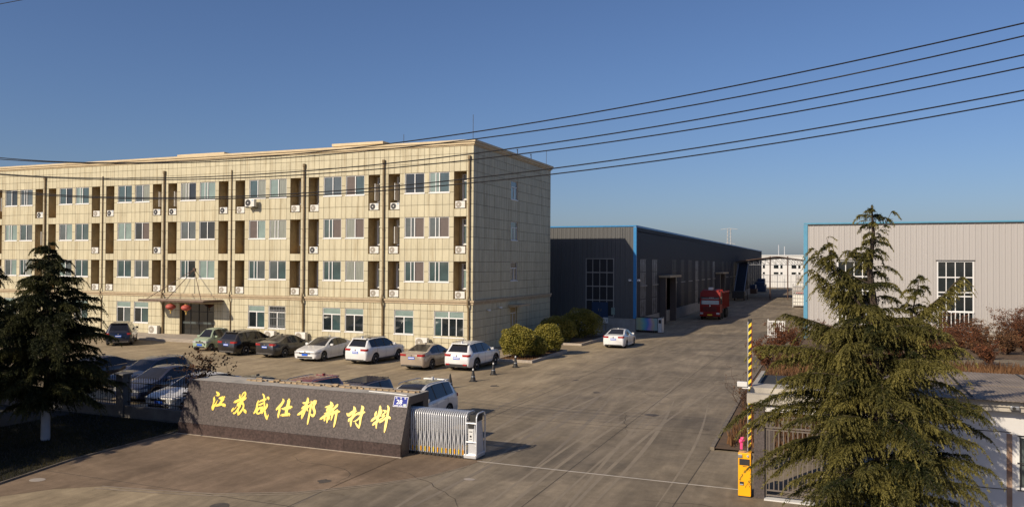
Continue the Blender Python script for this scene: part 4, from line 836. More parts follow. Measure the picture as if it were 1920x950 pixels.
for ci, ((ox, oy, sc), strokes) in enumerate(CH):
    mb = MB()
    for si, st in enumerate(strokes):
        # smooth the stroke, then skin it with round ends
        P = [Vector((x, y, w)) for x, y, w in st]; Q = []
        for i in range(len(P)-1):
            p0, p1, p2, p3 = P[max(i-1, 0)], P[i], P[i+1], P[min(i+2, len(P)-1)]
            for k in range(4):
                t = k/4; Q.append(.5*((2*p1)+(p2-p0)*t+(2*p0-5*p1+4*p2-p3)*t*t+(3*p1-p0-3*p2+p3)*t**3))
        Q.append(P[-1]); h = .012+.0016*si; Lf, Rt = [], []
        for i, q in enumerate(Q):
            d = Q[min(i+1, len(Q)-1)]-Q[max(i-1, 0)]; nn = Vector((-d.y, d.x)).normalized(); w = max(q.z, 4)
            Lf.append((q.x+nn.x*w, q.y+nn.y*w)); Rt.append((q.x-nn.x*w, q.y-nn.y*w))
        def cap(q, d, w, s): a0 = math.atan2(d.y, d.x); return [(q.x+math.cos(a0+s*a)*w, q.y+math.sin(a0+s*a)*w) for a in (-.9, -.3, .3, .9)]
        d1 = Q[-1]-Q[-2]; d0 = Q[0]-Q[1]; outline = Rt + [(x, y) for x, y in cap(Q[-1], d1, max(Q[-1].z, 4), 1)] + Lf[::-1] + [(x, y) for x, y in cap(Q[0], d0, max(Q[0].z, 4), 1)]
        n = len(Lf)
        top = [on_face(ox+x/sc, oy+y/sc, h) for x, y in Lf] + [on_face(ox+x/sc, oy+y/sc, h) for x, y in Rt]
        bot = [on_face(ox+x/sc, oy+y/sc, -.004) for x, y in Lf] + [on_face(ox+x/sc, oy+y/sc, -.004) for x, y in Rt]
        v = top+bot; N2 = 2*n
        f = [(i, i+1, n+i+1, n+i) for i in range(n-1)] + [(i+1, i, N2+i, N2+i+1) for i in range(n-1)] + [(n+i, n+i+1, N2+n+i+1, N2+n+i) for i in range(n-1)] + [(0, n, N2+n, N2), (n-1, N2+n-1, N2+2*n-1, 2*n-1)]
        mb.add(v, f)
        for q, d in ((Q[0], d0), (Q[-1], d1)):
            c = cap(q, d, max(q.z, 4)*1.0, 1); mb.add([on_face(ox+x/sc, oy+y/sc, h) for x, y in c]+[on_face(ox+q.x/sc, oy+q.y/sc, h+.0004)], [(0, 1, 4), (1, 2, 4), (2, 3, 4)])
    mb.build('gold_character', 'gold', stone, w=True, recalc=True)
# blue house-number plate
q = [on_face(*p, .012) for p in ((740.5, 742), (766, 744), (763.5, 763.5), (737, 761.5))]; ctr = sum(q, Vector())/4
pl = thing('number_plate', 'blue enamel house number plate reading 28 on the granite wall', 'sign', ctr[:])
ex = ((q[1]-q[0])+(q[2]-q[3])).normalized(); ez = (q[0]-q[3]).normalized(); ez = (ez-ex*ez.dot(ex)).normalized(); hw = ((q[1]-q[0]).length+(q[2]-q[3]).length)/4; hh = ((q[0]-q[3]).length+(q[1]-q[2]).length)/4
def pq(x, z, h): return tuple(ex*x*hw+ez*z*hh+fn*h)
def prect(mb, x0, x1, z0, z1, h): mb.add([pq(x0, z0, h), pq(x1, z0, h), pq(x1, z1, h), pq(x0, z1, h), pq(x0, z0, -.01), pq(x1, z0, -.01), pq(x1, z1, -.01), pq(x0, z1, -.01)], [(0, 1, 2, 3), (4, 7, 6, 5), (0, 4, 5, 1), (1, 5, 6, 2), (2, 6, 7, 3), (3, 7, 4, 0)])
mb = MB(); prect(mb, -1, 1, -1, 1, .004); mb.build('border', 'sign_white', pl); mb = MB(); prect(mb, -.94, .94, -.92, .92, .008); mb.build('plate', 'sign_blue', pl)
mb = MB(); prect(mb, .45, .86, -.86, -.38, .010); mb.build('pale_corner', 'pane_pale', pl)
mb = MB()
for x in (-.68, -.04, .58):
    for a, c, e, g in ((-.10, .10, .66, .70), (-.10, -.06, .52, .84), (.05, .1, .52, .84), (-.12, .12, .80, .84), (-.1, .12, .52, .56)): prect(mb, x+a, x+c, e, g, .0105+.0004*abs(a))
for x0, x1 in ((-.80, -.62), (-.58, -.44), (-.40, -.22), (-.10, .08), (.12, .36)): prect(mb, x0, x1, -.84, -.70, .0105)
mb.build('small_characters', 'sign_white', pl)
cu = bpy.data.curves.new('num', 'FONT'); cu.body = '28'; cu.size = 1; cu.align_x = 'CENTER'; cu.align_y = 'CENTER'; cu.offset = .02
to = bpy.data.objects.new('num', cu); C.objects.link(to); dg = bpy.context.evaluated_depsgraph_get(); me = bpy.data.meshes.new_from_object(to.evaluated_get(dg)); C.objects.unlink(to)
xs_ = [v.co.x for v in me.vertices]; zs_ = [v.co.y for v in me.vertices]; sx = .82/(max(xs_)-min(xs_)); sz_ = .86/(max(zs_)-min(zs_)); mx_, mz_ = (max(xs_)+min(xs_))/2, (max(zs_)+min(zs_))/2
for v in me.vertices: v.co = Vector(pq((v.co.x-mx_)*sx-.17, (v.co.y-mz_)*sz_-.05, .0112))
me.materials.append(MATS['sign_white']); link('numerals', me, pl)
# ---- folding gate drawn back into the wall
fg = thing('folding_gate', 'silver concertina folding gate drawn back into the end of the granite wall', 'gate', (-12.2, 24.35, 0))
def loop_pts(x, b): 
    y0, y1 = 24.02, 24.68; return [(x, y0, .10), (x, y0, .42), (x+b, y0, .62), (x, y0, .85), (x, y0, 1.36), (x, y0+.04, 1.46), (x, y0+.14, 1.5), (x, y1-.14, 1.5), (x, y1-.04, 1.46), (x, y1, 1.36), (x, y1, .85), (x+b, y1, .62), (x, y1, .42), (x, y1, .10)]
NLP = 34
for i in range(NLP):
    x = -14.0+i*(2.62/(NLP-1)); MB().tube(loop_pts(x, .02 if i % 2 else -.012), .024, 7).build('hoop', 'steel_white', fg, w=True, smooth=50)
    if i % 2 == 0:
        for y in (24.02, 24.68): MB().lathe([(.0, -.02), (.055, -.02), (.055, .02), (0, .02)], (x, y, .055), 10, 'Y').build('caster', 'plastic_black', fg, w=True); MB().box(x-.015, x+.015, y-.040, y-.020, .14, .30).build('reflector', 'stripe_yellow' if i % 4 else 'orange', fg, w=True)
for j, z in enumerate((.3, .75, 1.2)): MB().tube([(-14.0, 24.35, z), (-11.4, 24.35, z)], .014, 5).build('link_bar', 'dark_steel', fg, w=True)
hd = MB().prism([(-11.36, .16), (-11.0, .16), (-11.03, .75), (-11.08, 1.22), (-11.30, 1.22), (-11.33, .75)], 24.06, 24.64, 'Y').build('drive_head', 'steel_white', fg, w=True)
MB().box(-11.30, -11.10, 24.035, 24.058, 1.02, 1.16).build('screen', 'plastic_black', hd, w=True); MB().box(-11.29, -11.12, 24.04, 24.058, .58, .98).build('front_plate', 'far_white', hd, w=True)
MB().lathe([(.02, -.004), (.035, -.004), (.035, .004)], (-11.205, 24.035, .76), 14, 'Y').build('emblem', 'dark_steel', hd, w=True); MB().box(-11.26, -11.15, 24.034, 24.041, .90, .925).build('badge_line', 'dark_steel', hd, w=True); MB().box(-11.25, -11.16, 24.034, 24.041, .66, .68).build('badge_line', 'dark_steel', hd, w=True)
MB().bbox(-11.44, -10.98, 23.98, 24.72, .03, .17, .03).build('bumper', 'steel_white', fg, w=True)
for x in (-11.36, -10.98): MB().tube([(x, 24.0, .12), (x, 24.0, 1.38), (x, 24.06, 1.48), (x, 24.16, 1.52), (x, 24.54, 1.52), (x, 24.64, 1.48), (x, 24.7, 1.38), (x, 24.7, .12)], .026, 8).build('guard_loop', 'steel_white', fg, w=True, smooth=50)
MB().box(-11.3, -11.02, 24.12, 24.58, 1.24, 1.46).build('lamp_box', 'plastic_black', fg, w=True)
for x in (-11.38, -11.02): MB().tube([(x, 23.99, .46), (x+.001, 23.99, .47)], .03, 6).build('bolt', 'chrome', fg, w=True)
MB().tube([(-11.36, 23.99, .58), (-10.98, 23.99, .58)], .018, 6).build('brace', 'steel_white', fg, w=True); MB().tube([(-11.36, 23.99, 1.2), (-10.98, 23.99, 1.2)], .018, 6).build('brace', 'steel_white', fg, w=True)
# ---- barrier with its boom up
p = G(1396, 931); bx = thing('boom_barrier', 'orange yellow parking barrier cabinet with striped boom raised upright', 'barrier', (p.x, p.y+.12, 0))
cb = MB().bbox(-.175, .175, -.15, .15, .03, 1.24, .018).build('cabinet', 'orange', bx); MB().box(-.16, .16, -.14, .14, 0, .03).build('base', 'dark_steel', bx)
MB().box(-.14, .14, -.163, -.149, .90, 1.07).build('display', 'plastic_black', cb); MB().box(-.13, -.02, -.165, -.149, .335, .435).build('camera_window', 'plastic_black', cb); MB().box(-.12, -.03, -.172, -.165, .345, .375).build('lens', 'lamp_clear', cb)
MB().box(-.05, .06, -.156, -.149, .855, .872).build('lettering_strip', 'rust_steel', cb); MB().lathe([(0, -.18), (.03, -.18), (.035, -.15)], (.09, 0, 1.16), 12, 'Y').build('lamp', 'lamp_clear', cb); MB().bbox(-.17, -.06, -.175, -.15, 1.10, 1.19, .008).build('sensor', 'steel', cb)
MB().lathe([(.10, .15), (.10, .22), (.03, .24)], (.10, 0, 1.05), 16, 'Y').build('hub', 'steel', bx)
bm_ = MB().box(.065, .145, .21, .255, .75, 4.93).build('boom', 'stripe_yellow', bx)
for i in range(21):
    z = .80+i*.2; MB().add([(.060, .205, z), (.150, .205, z+.09), (.150, .205, z+.19), (.060, .205, z+.10), (.060, .26, z), (.150, .26, z+.09), (.150, .26, z+.19), (.060, .26, z+.10)], [(0, 1, 2, 3), (7, 6, 5, 4), (0, 4, 5, 1), (1, 5, 6, 2), (2, 6, 7, 3), (3, 7, 4, 0)]).build('black_band', 'stripe_black', bm_)
MB().box(.045, .06, .215, .25, .8, 4.9).build('rubber_edge', 'steel_white', bm_); MB().box(.15, .162, .215, .25, 1.3, 4.85).build('light_strip', 'pink' if False else 'lamp_red', bm_); MB().box(.05, .16, .2, .265, 4.9, 4.97).build('end_cap', 'stripe_black', bm_)
p2 = PY(1391, 824, p.y-.1); t = thing('pink_ribbon', 'bright pink ribbon rosette tied above the barrier cabinet', 'ribbon', (p2.x, p2.y, p2.z))
for k in range(7): a = k*.9; MB().lathe([(.0, -.02), (.032, -.01), (.04, .01), (0, .03)], (math.cos(a)*.045, math.sin(a)*.03, .05*math.sin(a*1.3)), 8, 'Y').build('petal', 'pink', t)
MB().box(-.05, .02, -.01, .01, -.26, -.03).build('tail', 'pink', t); MB().tube([(.02, .02, 0), (.1, .3, -.02)], .01, 5).build('tie', 'pink', t)
# ---- guard house with granite pillar, pedestrian gate and fibre cement roof
gh = thing('guard_house', 'low white guard house with granite gate pillar and grey sheet roof', 'building', (2, 25, 0))
for z0, z1 in ((0, .66), (.66, 1.32), (1.32, 1.98), (1.98, 2.64)): MB().box(-2.08, -1.80, 23.22, 23.92, z0+.003, z1-.003).build('granite_slab', 'granite_dark', gh, w=True)
mb = MB().box(-2.26, 1.9, 23.05, 24.3, 2.66, 2.92).build('gate_beam', 'slab', gh, w=True); MB().box(-2.2, 1.9, 23.4, 24.25, 2.92, 3.06).build('beam_upstand', 'slab', mb, w=True); MB().box(-2.1, 1.9, 24.3, 27.2, 2.80, 2.93).build('roof_deck', 'tar', mb, w=True); MB().box(-2.2, -2.08, 24.25, 27.2, 2.8, 3.06).build('side_upstand', 'slab', mb, w=True)
MB().box(-1.78, .9, 23.2, 23.5, 2.44, 2.58).build('light_strip', 'white_wall', gh, w=True)
MB().box(-2.08, -1.8, 26.6, 27.2, 0, 2.8).build('rear_pillar', 'granite_dark', gh, w=True)
lat = MB().box(-1.78, .1, 23.24, 23.28, 2.28, 2.32).build('lattice_band', 'gate_steel', gh, w=True); MB().box(-1.78, .1, 23.24, 23.28, 1.98, 2.02).build('rail', 'gate_steel', lat, w=True)
for i in range(17): x = -1.76+i*.115; MB().box(x-.012, x+.012, 23.245, 23.275, 2.02, 2.28).build('bar', 'gate_steel', lat, w=True)
for i in range(6): x = -1.68+i*.32; MB().box(x, x+.16, 23.25, 23.27, 2.10, 2.20).build('key_pattern', 'gate_steel', lat, w=True)
pg = thing('pedestrian_gate', 'brown grey steel slat gate between the granite pillar and guard house', 'gate', (-1.1, 23.3, 0))
for x in (-1.77, -.32, .55): MB().box(x-.025, x+.025, 23.30, 23.35, .06, 1.95).build('stile', 'gate_steel', pg, w=True)
for z in (.08, .22, 1.9): MB().box(-1.745, .525, 23.305, 23.345, z, z+.04).build('rail', 'gate_steel', pg, w=True)
for i in range(18): x = -1.68+i*.125; MB().box(x-.014, x+.014, 23.31, 23.34, .26, 1.9).build('slat', 'gate_steel', pg, w=True)
MB().box(-1.8, .6, 23.1, 23.5, .0, .035).build('threshold', 'far_white', gh, w=True)
MB().box(.62, 1.1, 23.45, 23.5, 0, 2.4).build('blue_door', 'door_blue', gh, w=True)
mb = MB(); mb.box(1.1, 2.52, 23.42, 23.6, -.05, 2.66); mb.build('wall', 'white_wall', gh, w=True)
gw0, gw1 = 4.25, 5.65; gz0, gz1 = .92, 2.28
for x0, x1, z0, z1 in ((2.52, gw0, -.05, 3.02), (gw1, 8.2, -.05, 3.02), (gw0, gw1, -.05, gz0), (gw0, gw1, gz1, 3.02)): MB().box(x0, x1, 23.3, 23.52, z0, z1).build('wall', 'white_wall', gh, w=True)
for x0, x1, y0, y1 in ((2.52, 2.7, 23.52, 27.8), (8.0, 8.2, 23.52, 27.8), (2.7, 8.0, 27.6, 27.8), (1.1, 2.5, 27.6, 27.8)): MB().box(x0, x1, y0, y1, -.05, 2.9).build('wall', 'white_wall', gh, w=True)
for z in (.90, 2.34): MB().box(2.54, gw0-.12, 23.292, 23.3, z-.009, z+.009).build('groove', 'joint', gh, w=True)
mat('rust_stain', (.24, .13, .08), .9, var=.5, scale=2, col2=(.42, .30, .22))
MB().box(gw0-.22, gw0-.1, 23.288, 23.3, -.04, 2.3).build('stained_strip', 'rust_stain', gh, w=True)
gw = MB(); gw.box(gw0, gw1, 23.28, 23.36, gz0, gz0+.06); gw.box(gw0, gw1, 23.28, 23.36, gz1-.06, gz1)
for x in (gw0, (gw0+gw1)/2-.03, gw1-.06): gw.box(x, x+.06, 23.28, 23.36, gz0+.06, gz1-.06)
w = gw.build('window', 'white_frame', gh, w=True); MB().box(gw0+.06, gw1-.06, 23.34, 23.35, gz0+.06, gz1-.06).build('pane', 'pane_grey', w, w=True)
for i in range(9): x = gw0+.06+i*(gw1-gw0-.12)/8; MB().tube([(x, 23.24, gz0), (x, 23.24, gz1)], .012, 5).build('bar', 'dark_steel', w, w=True)
for z in (gz0, (gz0+gz1)/2, gz1): MB().tube([(gw0, 23.24, z), (gw1, 23.24, z)], .014, 5).build('crossbar', 'dark_steel', w, w=True)
MB().box(1.5, 8.4, 22.95, 23.3, 3.02, 3.16).build('eave_beam', 'slab', gh, w=True); MB().box(1.5, 8.4, 23.0, 27.9, 2.9, 3.02).build('ceiling', 'slab', gh, w=True)
for i in range(8):                                               # corrugated sheets
    x0, x1 = 1.3+i*.95, 1.3+i*.95+.97; m = MB(); n = 10
    for (ya, za), (yb, zb) in zip([(22.75, 3.19), (25.3, 3.19)], [(25.3, 3.19), (28.1, 3.17)]):
        pass
    for r_, (ya, yb, za, zb) in enumerate(((22.75, 25.4, 3.20, 3.22), (25.3, 28.1, 3.235, 3.245))):
        m = MB(); pts_ = [(x0+(x1-x0)*j/20, .022*math.sin(j*math.pi)+(.007 if j % 2 else -.007)) for j in range(21)]
        m.v = [(x, ya, za+h) for x, h in pts_]+[(x, yb, zb+h) for x, h in pts_]+[(x, ya, za+h-.012) for x, h in pts_]
        m.f = [(j, j+1, 21+j+1, 21+j) for j in range(20)]+[(42+j, 42+j+1, j+1, j) for j in range(20)]; m.build('roof_sheet', 'fibre_roof', gh, w=True)
    MB().box(x0-.03, x0+.02, 22.8, 28.0, 3.245, 3.27).build('sheet_joint', 'tar', gh, w=True) if i in (1, 2, 4, 6) else None
p = PY(1390, 722, 23.1); t = thing('security_camera', 'white bullet camera on the left end of the guard house beam', 'camera', (p.x+.05, 23.1, p.z))
MB().box(-.02, .18, -.02, .02, -.08, -.02).build('bracket', 'white_frame', t); MB().bbox(-.16, .12, -.07, .07, -.03, .11, .02).build('housing', 'far_white', t); MB().lathe([(0, 0), (.04, 0), (.045, .03)], (-.18, 0, .03), 12, 'X').build('lens', 'plastic_black', t)
p = PY(1903, 761, 22.9); t = thing('security_camera', 'small dark camera under the guard house eave', 'camera', (p.x, 22.98, 2.98)); MB().bbox(-.1, .1, -.1, .06, -.02, .08, .02).build('housing', 'steel', t); MB().lathe([(0, -.02), (.04, -.02), (.04, .02)], (-.02, -.1, .03), 10, 'Y').build('lens', 'plastic_black', t)
# ---- iron fence on a low wall behind the left cedar
fe = thing('iron_fence', 'black spear topped iron fence on a low wall left of the granite sign', 'fence', (-30, 24.9, 0)); FY = 24.9
MB().box(-41, -27.97, FY-.14, FY+.14, -.1, .48).build('low_wall', 'fence_wall', fe, w=True); MB().box(-27.53, -23.2, FY-.14, FY+.14, -.1, .48).build('low_wall', 'fence_wall', fe, w=True)
pc = MB().box(-27.95, -27.55, FY-.2, FY+.2, -.1, 1.74).build('pillar', 'fence_wall', fe, w=True); MB().bbox(-28.02, -27.48, FY-.27, FY+.27, 1.74, 1.82, .03).build('pillar_cap', 'fence_wall', pc, w=True)
bar = MB().tube([(0, 0, .48), (0, 0, 1.62)], .011, 5).add([(-.03, 0, 1.6), (0, -.012, 1.58), (.03, 0, 1.6), (0, .012, 1.58), (0, 0, 1.76)], [(0, 1, 4), (1, 2, 4), (2, 3, 4), (3, 0, 4)]); bm2 = bpy.data.meshes.new('bar'); bm2.from_pydata(bar.v, [], bar.f); bm2.materials.append(MATS['iron'])
x = -35.0
while x < -23.3:
    if not (-27.97 < x < -27.53): o = link('bar', bm2, fe); o.location = Vector((x, FY, 0))-fe.location
    x += .135
for a, c in ((-41, -27.97), (-27.53, -23.25)):
    for z in (.62, 1.42): MB().box(a, c, FY-.018, FY+.018, z, z+.035).build('rail', 'iron', fe, w=True)

# ================================================================== VEHICLES
def lerp_tab(tab, s):
    for (a, za), (b_, zb) in zip(tab, tab[1:]):
        if s <= b_: return za+(zb-za)*max(0, min(1, (s-a)/(b_-a+1e-9)))
    return tab[-1][1]
KIND = {
 'saloon': dict(L=4.62, W=1.80, H=1.47, wb=2.66, fo=.90, R=.315, top=[(0, .60), (.06, .70), (.30, .79), (.70, .87), (1.20, .965), (2.02, 1.385), (2.35, 1.455), (2.7, 1.47), (3.1, 1.435), (3.95, 1.105), (4.25, 1.075), (4.52, 1.05), (4.62, .96)],
     belt=[(0, .55), (.06, .64), (.3, .72), (1.2, .885), (3.9, .985), (4.5, .97), (4.62, .88)], cowl=1.20, rf=2.02, rr=3.1, deck=3.95, gl=(1.62, 3.62), pil=[2.62], sill=.20),
 'coupe': dict(L=4.75, W=1.86, H=1.44, wb=2.75, fo=.90, R=.325, top=[(0, .60), (.06, .70), (.35, .79), (.8, .87), (1.28, .95), (2.15, 1.365), (2.5, 1.43), (2.85, 1.44), (3.25, 1.40), (4.25, 1.10), (4.5, 1.05), (4.65, 1.0), (4.75, .9)],
     belt=[(0, .55), (.06, .64), (.35, .72), (1.28, .87), (4.0, .99), (4.6, .95), (4.75, .85)], cowl=1.28, rf=2.15, rr=3.25, deck=4.25, gl=(1.7, 3.85), pil=[2.75], sill=.19),
 'suv': dict(L=4.58, W=1.84, H=1.68, wb=2.68, fo=.90, R=.35, top=[(0, .74), (.06, .86), (.25, .96), (.65, 1.02), (1.15, 1.10), (1.90, 1.555), (2.2, 1.645), (2.7, 1.68), (3.4, 1.665), (4.05, 1.61), (4.42, 1.13), (4.52, 1.02), (4.58, .92)],
     belt=[(0, .66), (.06, .78), (.25, .88), (1.15, 1.01), (4.1, 1.10), (4.42, 1.05), (4.58, .86)], cowl=1.15, rf=1.90, rr=4.05, deck=4.42, gl=(1.5, 4.02), pil=[2.5, 3.42], sill=.24),
 'hatch': dict(L=4.45, W=1.80, H=1.55, wb=2.65, fo=.88, R=.32, top=[(0, .64), (.06, .74), (.3, .84), (.7, .91), (1.15, .99), (1.95, 1.44), (2.3, 1.52), (2.7, 1.55), (3.4, 1.52), (3.85, 1.47), (4.28, 1.06), (4.38, .98), (4.45, .86)],
     belt=[(0, .58), (.06, .68), (.3, .77), (1.15, .91), (3.9, 1.02), (4.28, 1.0), (4.45, .82)], cowl=1.15, rf=1.95, rr=3.85, deck=4.28, gl=(1.55, 3.85), pil=[2.55, 3.35], sill=.2),
 'van': dict(L=3.98, W=1.68, H=1.66, wb=2.6, fo=.62, R=.30, top=[(0, .74), (.06, .84), (.25, .95), (.75, 1.06), (1.45, 1.54), (1.7, 1.62), (2.2, 1.66), (3.2, 1.66), (3.78, 1.62), (3.92, 1.12), (3.95, 1.0), (3.98, .9)],
     belt=[(0, .66), (.06, .76), (.25, .86), (.75, .97), (3.8, 1.03), (3.98, .84)], cowl=.75, rf=1.45, rr=3.78, deck=3.92, gl=(1.15, 3.74), pil=[1.9, 2.85], sill=.22),
 'mpv': dict(L=4.95, W=1.90, H=1.80, wb=2.95, fo=.92, R=.34, top=[(0, .80), (.06, .92), (.3, 1.03), (.7, 1.10), (1.1, 1.17), (1.95, 1.68), (2.3, 1.77), (2.9, 1.80), (3.9, 1.78), (4.55, 1.72), (4.82, 1.18), (4.9, 1.05), (4.95, .95)],
     belt=[(0, .7), (.06, .82), (.3, .94), (1.1, 1.07), (4.6, 1.14), (4.95, .9)], cowl=1.1, rf=1.95, rr=4.55, deck=4.82, gl=(1.5, 4.5), pil=[2.6, 3.6], sill=.24),
 'micro': dict(L=2.95, W=1.46, H=1.60, wb=2.0, fo=.46, R=.265, top=[(0, .66), (.05, .78), (.2, .90), (.55, .99), (1.02, 1.50), (1.2, 1.57), (1.6, 1.60), (2.3, 1.58), (2.62, 1.52), (2.85, 1.02), (2.9, .95), (2.95, .85)],
     belt=[(0, .58), (.05, .70), (.2, .82), (.55, .90), (2.6, .95), (2.95, .78)], cowl=.55, rf=1.02, rr=2.62, deck=2.85, gl=(.85, 2.5), pil=[1.62], sill=.24)}
def car(label, kind, paint, loc, rz, roofglass=False, rails=False, clad_low=False, spare=None, glass='car_glass', rim='alloy', group='cars parked in the yard', plate='plate_blue', spoiler=False, name='parked_car'):
    K = KIND[kind]; L, W, Rw = K['L'], K['W']/2, K['R']; fa = K['fo']; ra_ = fa+K['wb']; Ra = Rw+.055
    t = thing(name, label, 'car', loc, rz, group)
    wt = [(0, .80), (.05, .87), (.14, .93), (.4, .98), (1.0, 1.0), (L-1.0, 1.0), (L-.4, .985), (L-.12, .94), (L-.04, .89), (L, .83)]
    st = set([0, .06, .14, L-.12, L-.04, L] + [a for a, _ in K['top']] + [K['gl'][0], K['gl'][1]])
    for c in (fa, ra_):
        for k in (-1, -.92, -.7, -.38, 0, .38, .7, .92, 1): st.add(c+k*Ra)
    for p in K['pil']: st |= {p-.045, p+.045}
    st = sorted(s for s in st if 0 <= s <= L); st = [s for i, s in enumerate(st) if i == 0 or s-st[i-1] > .012]; rings = []
    for s in st:
        w = W*lerp_tab(wt, s); zt = lerp_tab(K['top'], s); zb = min(lerp_tab(K['belt'], s), zt-.02); b = K['sill'] + (.04 if s < .1 or s > L-.1 else 0)
        arch = 0
        for c in (fa, ra_):
            if abs(s-c) < Ra: arch = max(arch, Rw+math.sqrt(Ra**2-(s-c)**2))
        b = max(b, min(arch, zb-.09)); h = max(0, zt-zb); x5 = w*.935-.02-.30*h-.05*min(1, h*3)
        rings.append([(w*(.93 if b < .4 else .985), b), (w*.99, b+(zb-b)*.22), (w, b+(zb-b)*.55), (w*.978, zb-.045*min(1, (zb-b)/.3)), (w*.935, zb), (x5, zb+h*.88), (x5-.11, zb+h*.975), (x5*.45, zt+.004), (0, zt+.010)])
    n = len(rings[0]); body = MB(); parts_ = {'windshield': MB(), 'rear_window': MB(), 'roof_glass': MB()}; sideg = {}; pill = {}
    def P3(i, j, sg): x, z = rings[i][j]; return (sg*x, L/2-st[i], z)
    def off(p, c, d=.004): v = Vector(p)-Vector(c); v.normalize(); return tuple(Vector(p)+v*d)
    for i in range(len(st)-1):
        sm = (st[i]+st[i+1])/2
        for j in range(n-1):
            for sg in (1, -1):
                q = [P3(i, j, sg), P3(i+1, j, sg), P3(i+1, j+1, sg), P3(i, j+1, sg)]
                if sg < 0: q = q[::-1]
                dest = body
                if j >= 6 and K['cowl'] < sm < K['rf']: dest = parts_['windshield']
                elif j >= 6 and K['rr'] < sm < K['deck']: dest = parts_['rear_window']
                elif roofglass and j >= 6 and K['rf']+.12 < sm < K['rr']-.35: dest = parts_['roof_glass']
                elif j == 4 and K['gl'][0] < sm < K['gl'][1] and not any(abs(sm-p) < .045 for p in K['pil']):
                    seg = sum(sm > p for p in K['pil']); dest = sideg.setdefault((sg, seg), MB())
                elif j == 4 and K['gl'][0] < sm < K['gl'][1]: dest = pill.setdefault((sg, sum(sm > p for p in K['pil']) if all(abs(sm-p) >= .045 for p in K['pil']) else min(range(len(K['pil'])), key=lambda q: abs(K['pil'][q]-sm))), MB())
                dest.quad(*q)
    for i in (0, len(st)-1):
        body.add([P3(i, j, 1) for j in range(n)]+[P3(i, j, -1) for j in range(n-2, -1, -1)], [tuple(range(2*n-1))])
    body.build('body', paint, t, smooth=38, recalc=True)
    for k, m in parts_.items():
        if m.f: m.build(k, glass, t, smooth=40, recalc=True)
    for k, m in sideg.items(): m.build('side_window', glass, t, smooth=40, recalc=True)
    for m in pill.values(): m.build('window_pillar', 'plastic_black', t, recalc=True)
    MB().box(-W*.86, W*.86, -L/2+.35, L/2-.35, .27, .60).build('underbody', 'plastic_black', t)
    # plan outline patches for lamps
    def patch(front, x0, depth, z0, z1, sg, d=.012):
        ss = [0, .05, .14, depth]; pl = [(x0*W*lerp_tab(wt, 0 if front else L), -d)] + [(W*lerp_tab(wt, s if front else L-s)+d, s if s else -d) for s in ss]
        m = MB(); k = len(pl); sl = (z1-z0)*.25
        for zz, inn in ((z0, 0), (z1, 0)):
            for q, (x, s) in enumerate(pl): m.v.append((sg*x, (L/2-s) if front else (-L/2+s), zz+sl*q/k))
        for zz in (z0, z1):
            for q, (x, s) in enumerate(pl): m.v.append((sg*x*.93, (L/2-s-.05) if front else (-L/2+s+.05), zz+sl*q/k))
        m.f = [(q, q+1, k+q+1, k+q) for q in range(k-1)] + [(k+q, k+q+1, 3*k+q+1, 3*k+q) for q in range(k-1)] + [(q+1, q, 2*k+q, 2*k+q+1) for q in range(k-1)] + [(0, k, 3*k, 2*k), (k-1, 3*k-1, 4*k-1, 2*k-1)]
        return m
    hz = lerp_tab(K['top'], .06)
    for sg in (1, -1):
        patch(True, .55, .36, hz-.17, hz-.045, sg).build('headlight', 'lamp_clear', t, recalc=True)
        tz = lerp_tab(K['belt'], L-.1); patch(False, .52 if kind not in ('mpv', 'micro') else .8, .17, tz-.10 if kind != 'micro' else .8, tz+.03 if kind != 'micro' else .95, sg).build('taillight', 'lamp_red', t, recalc=True)
        mi = MB(); ms = K['gl'][0]+.02; mz = lerp_tab(K['belt'], ms)+.06; mx = W*.935; mi.bbox(min(sg*mx, sg*(mx+.2)), max(sg*mx, sg*(mx+.2)), L/2-ms-.08, L/2-ms+.05, mz-.02, mz+.13, .03); mi.build('mirror', paint if paint not in ('paint_beige',) else 'plastic_black', t, smooth=50)
        for c, tag_ in ((fa, 'f'), (ra_, 'r')):
            wl = MB().lathe([(Rw*.62, -.09), (Rw*.93, -.10), (Rw, -.06), (Rw, .06), (Rw*.93, .10), (Rw*.62, .09)], (0, 0, 0), 22, 'X').build('wheel', 'rubber', t, smooth=50)
            wl.location = (sg*(W-.12), L/2-c, Rw)
            MB().lathe([(0, sg*.045), (Rw*.60, sg*.045), (Rw*.66, sg*.09)], (0, 0, 0), 20, 'X').build('rim_back', 'plastic_black', wl)
            rm = MB(); x0_, x1_ = sorted((sg*.060, sg*.085))
            for k in range(5):
                a = k*2*math.pi/5+.3; ca, sa = math.cos(a), math.sin(a)
                for da in (-.16, .16):
                    c1, s1 = math.cos(a+da), math.sin(a+da); pts = [(Rw*.1*ca-.016*sa, Rw*.1*sa+.016*ca), (Rw*.1*ca+.016*sa, Rw*.1*sa-.016*ca), (Rw*.66*c1+.036*s1, Rw*.66*s1-.036*c1), (Rw*.66*c1-.036*s1, Rw*.66*s1+.036*c1)]
                    rm.prism(pts, x0_, x1_, 'X')
            rm.lathe([(.0, sg*.095), (Rw*.17, sg*.09), (Rw*.17, sg*.05)], (0, 0, 0), 10, 'X'); rm.lathe([(Rw*.62, sg*.05), (Rw*.68, sg*.095), (Rw*.70, sg*.09), (Rw*.66, sg*.05)], (0, 0, 0), 20, 'X'); rm.build('rim', rim, wl)
        for s0 in (K['pil'][0]-.25, K['pil'][0]+.75):
            z = lerp_tab(K['belt'], s0)-.11; MB().box(min(sg*W*.985, sg*(W+.015)), max(sg*W*.985, sg*(W+.015)), L/2-s0-.1, L/2-s0+.1, z-.018, z+.018).build('door_handle', paint, t)
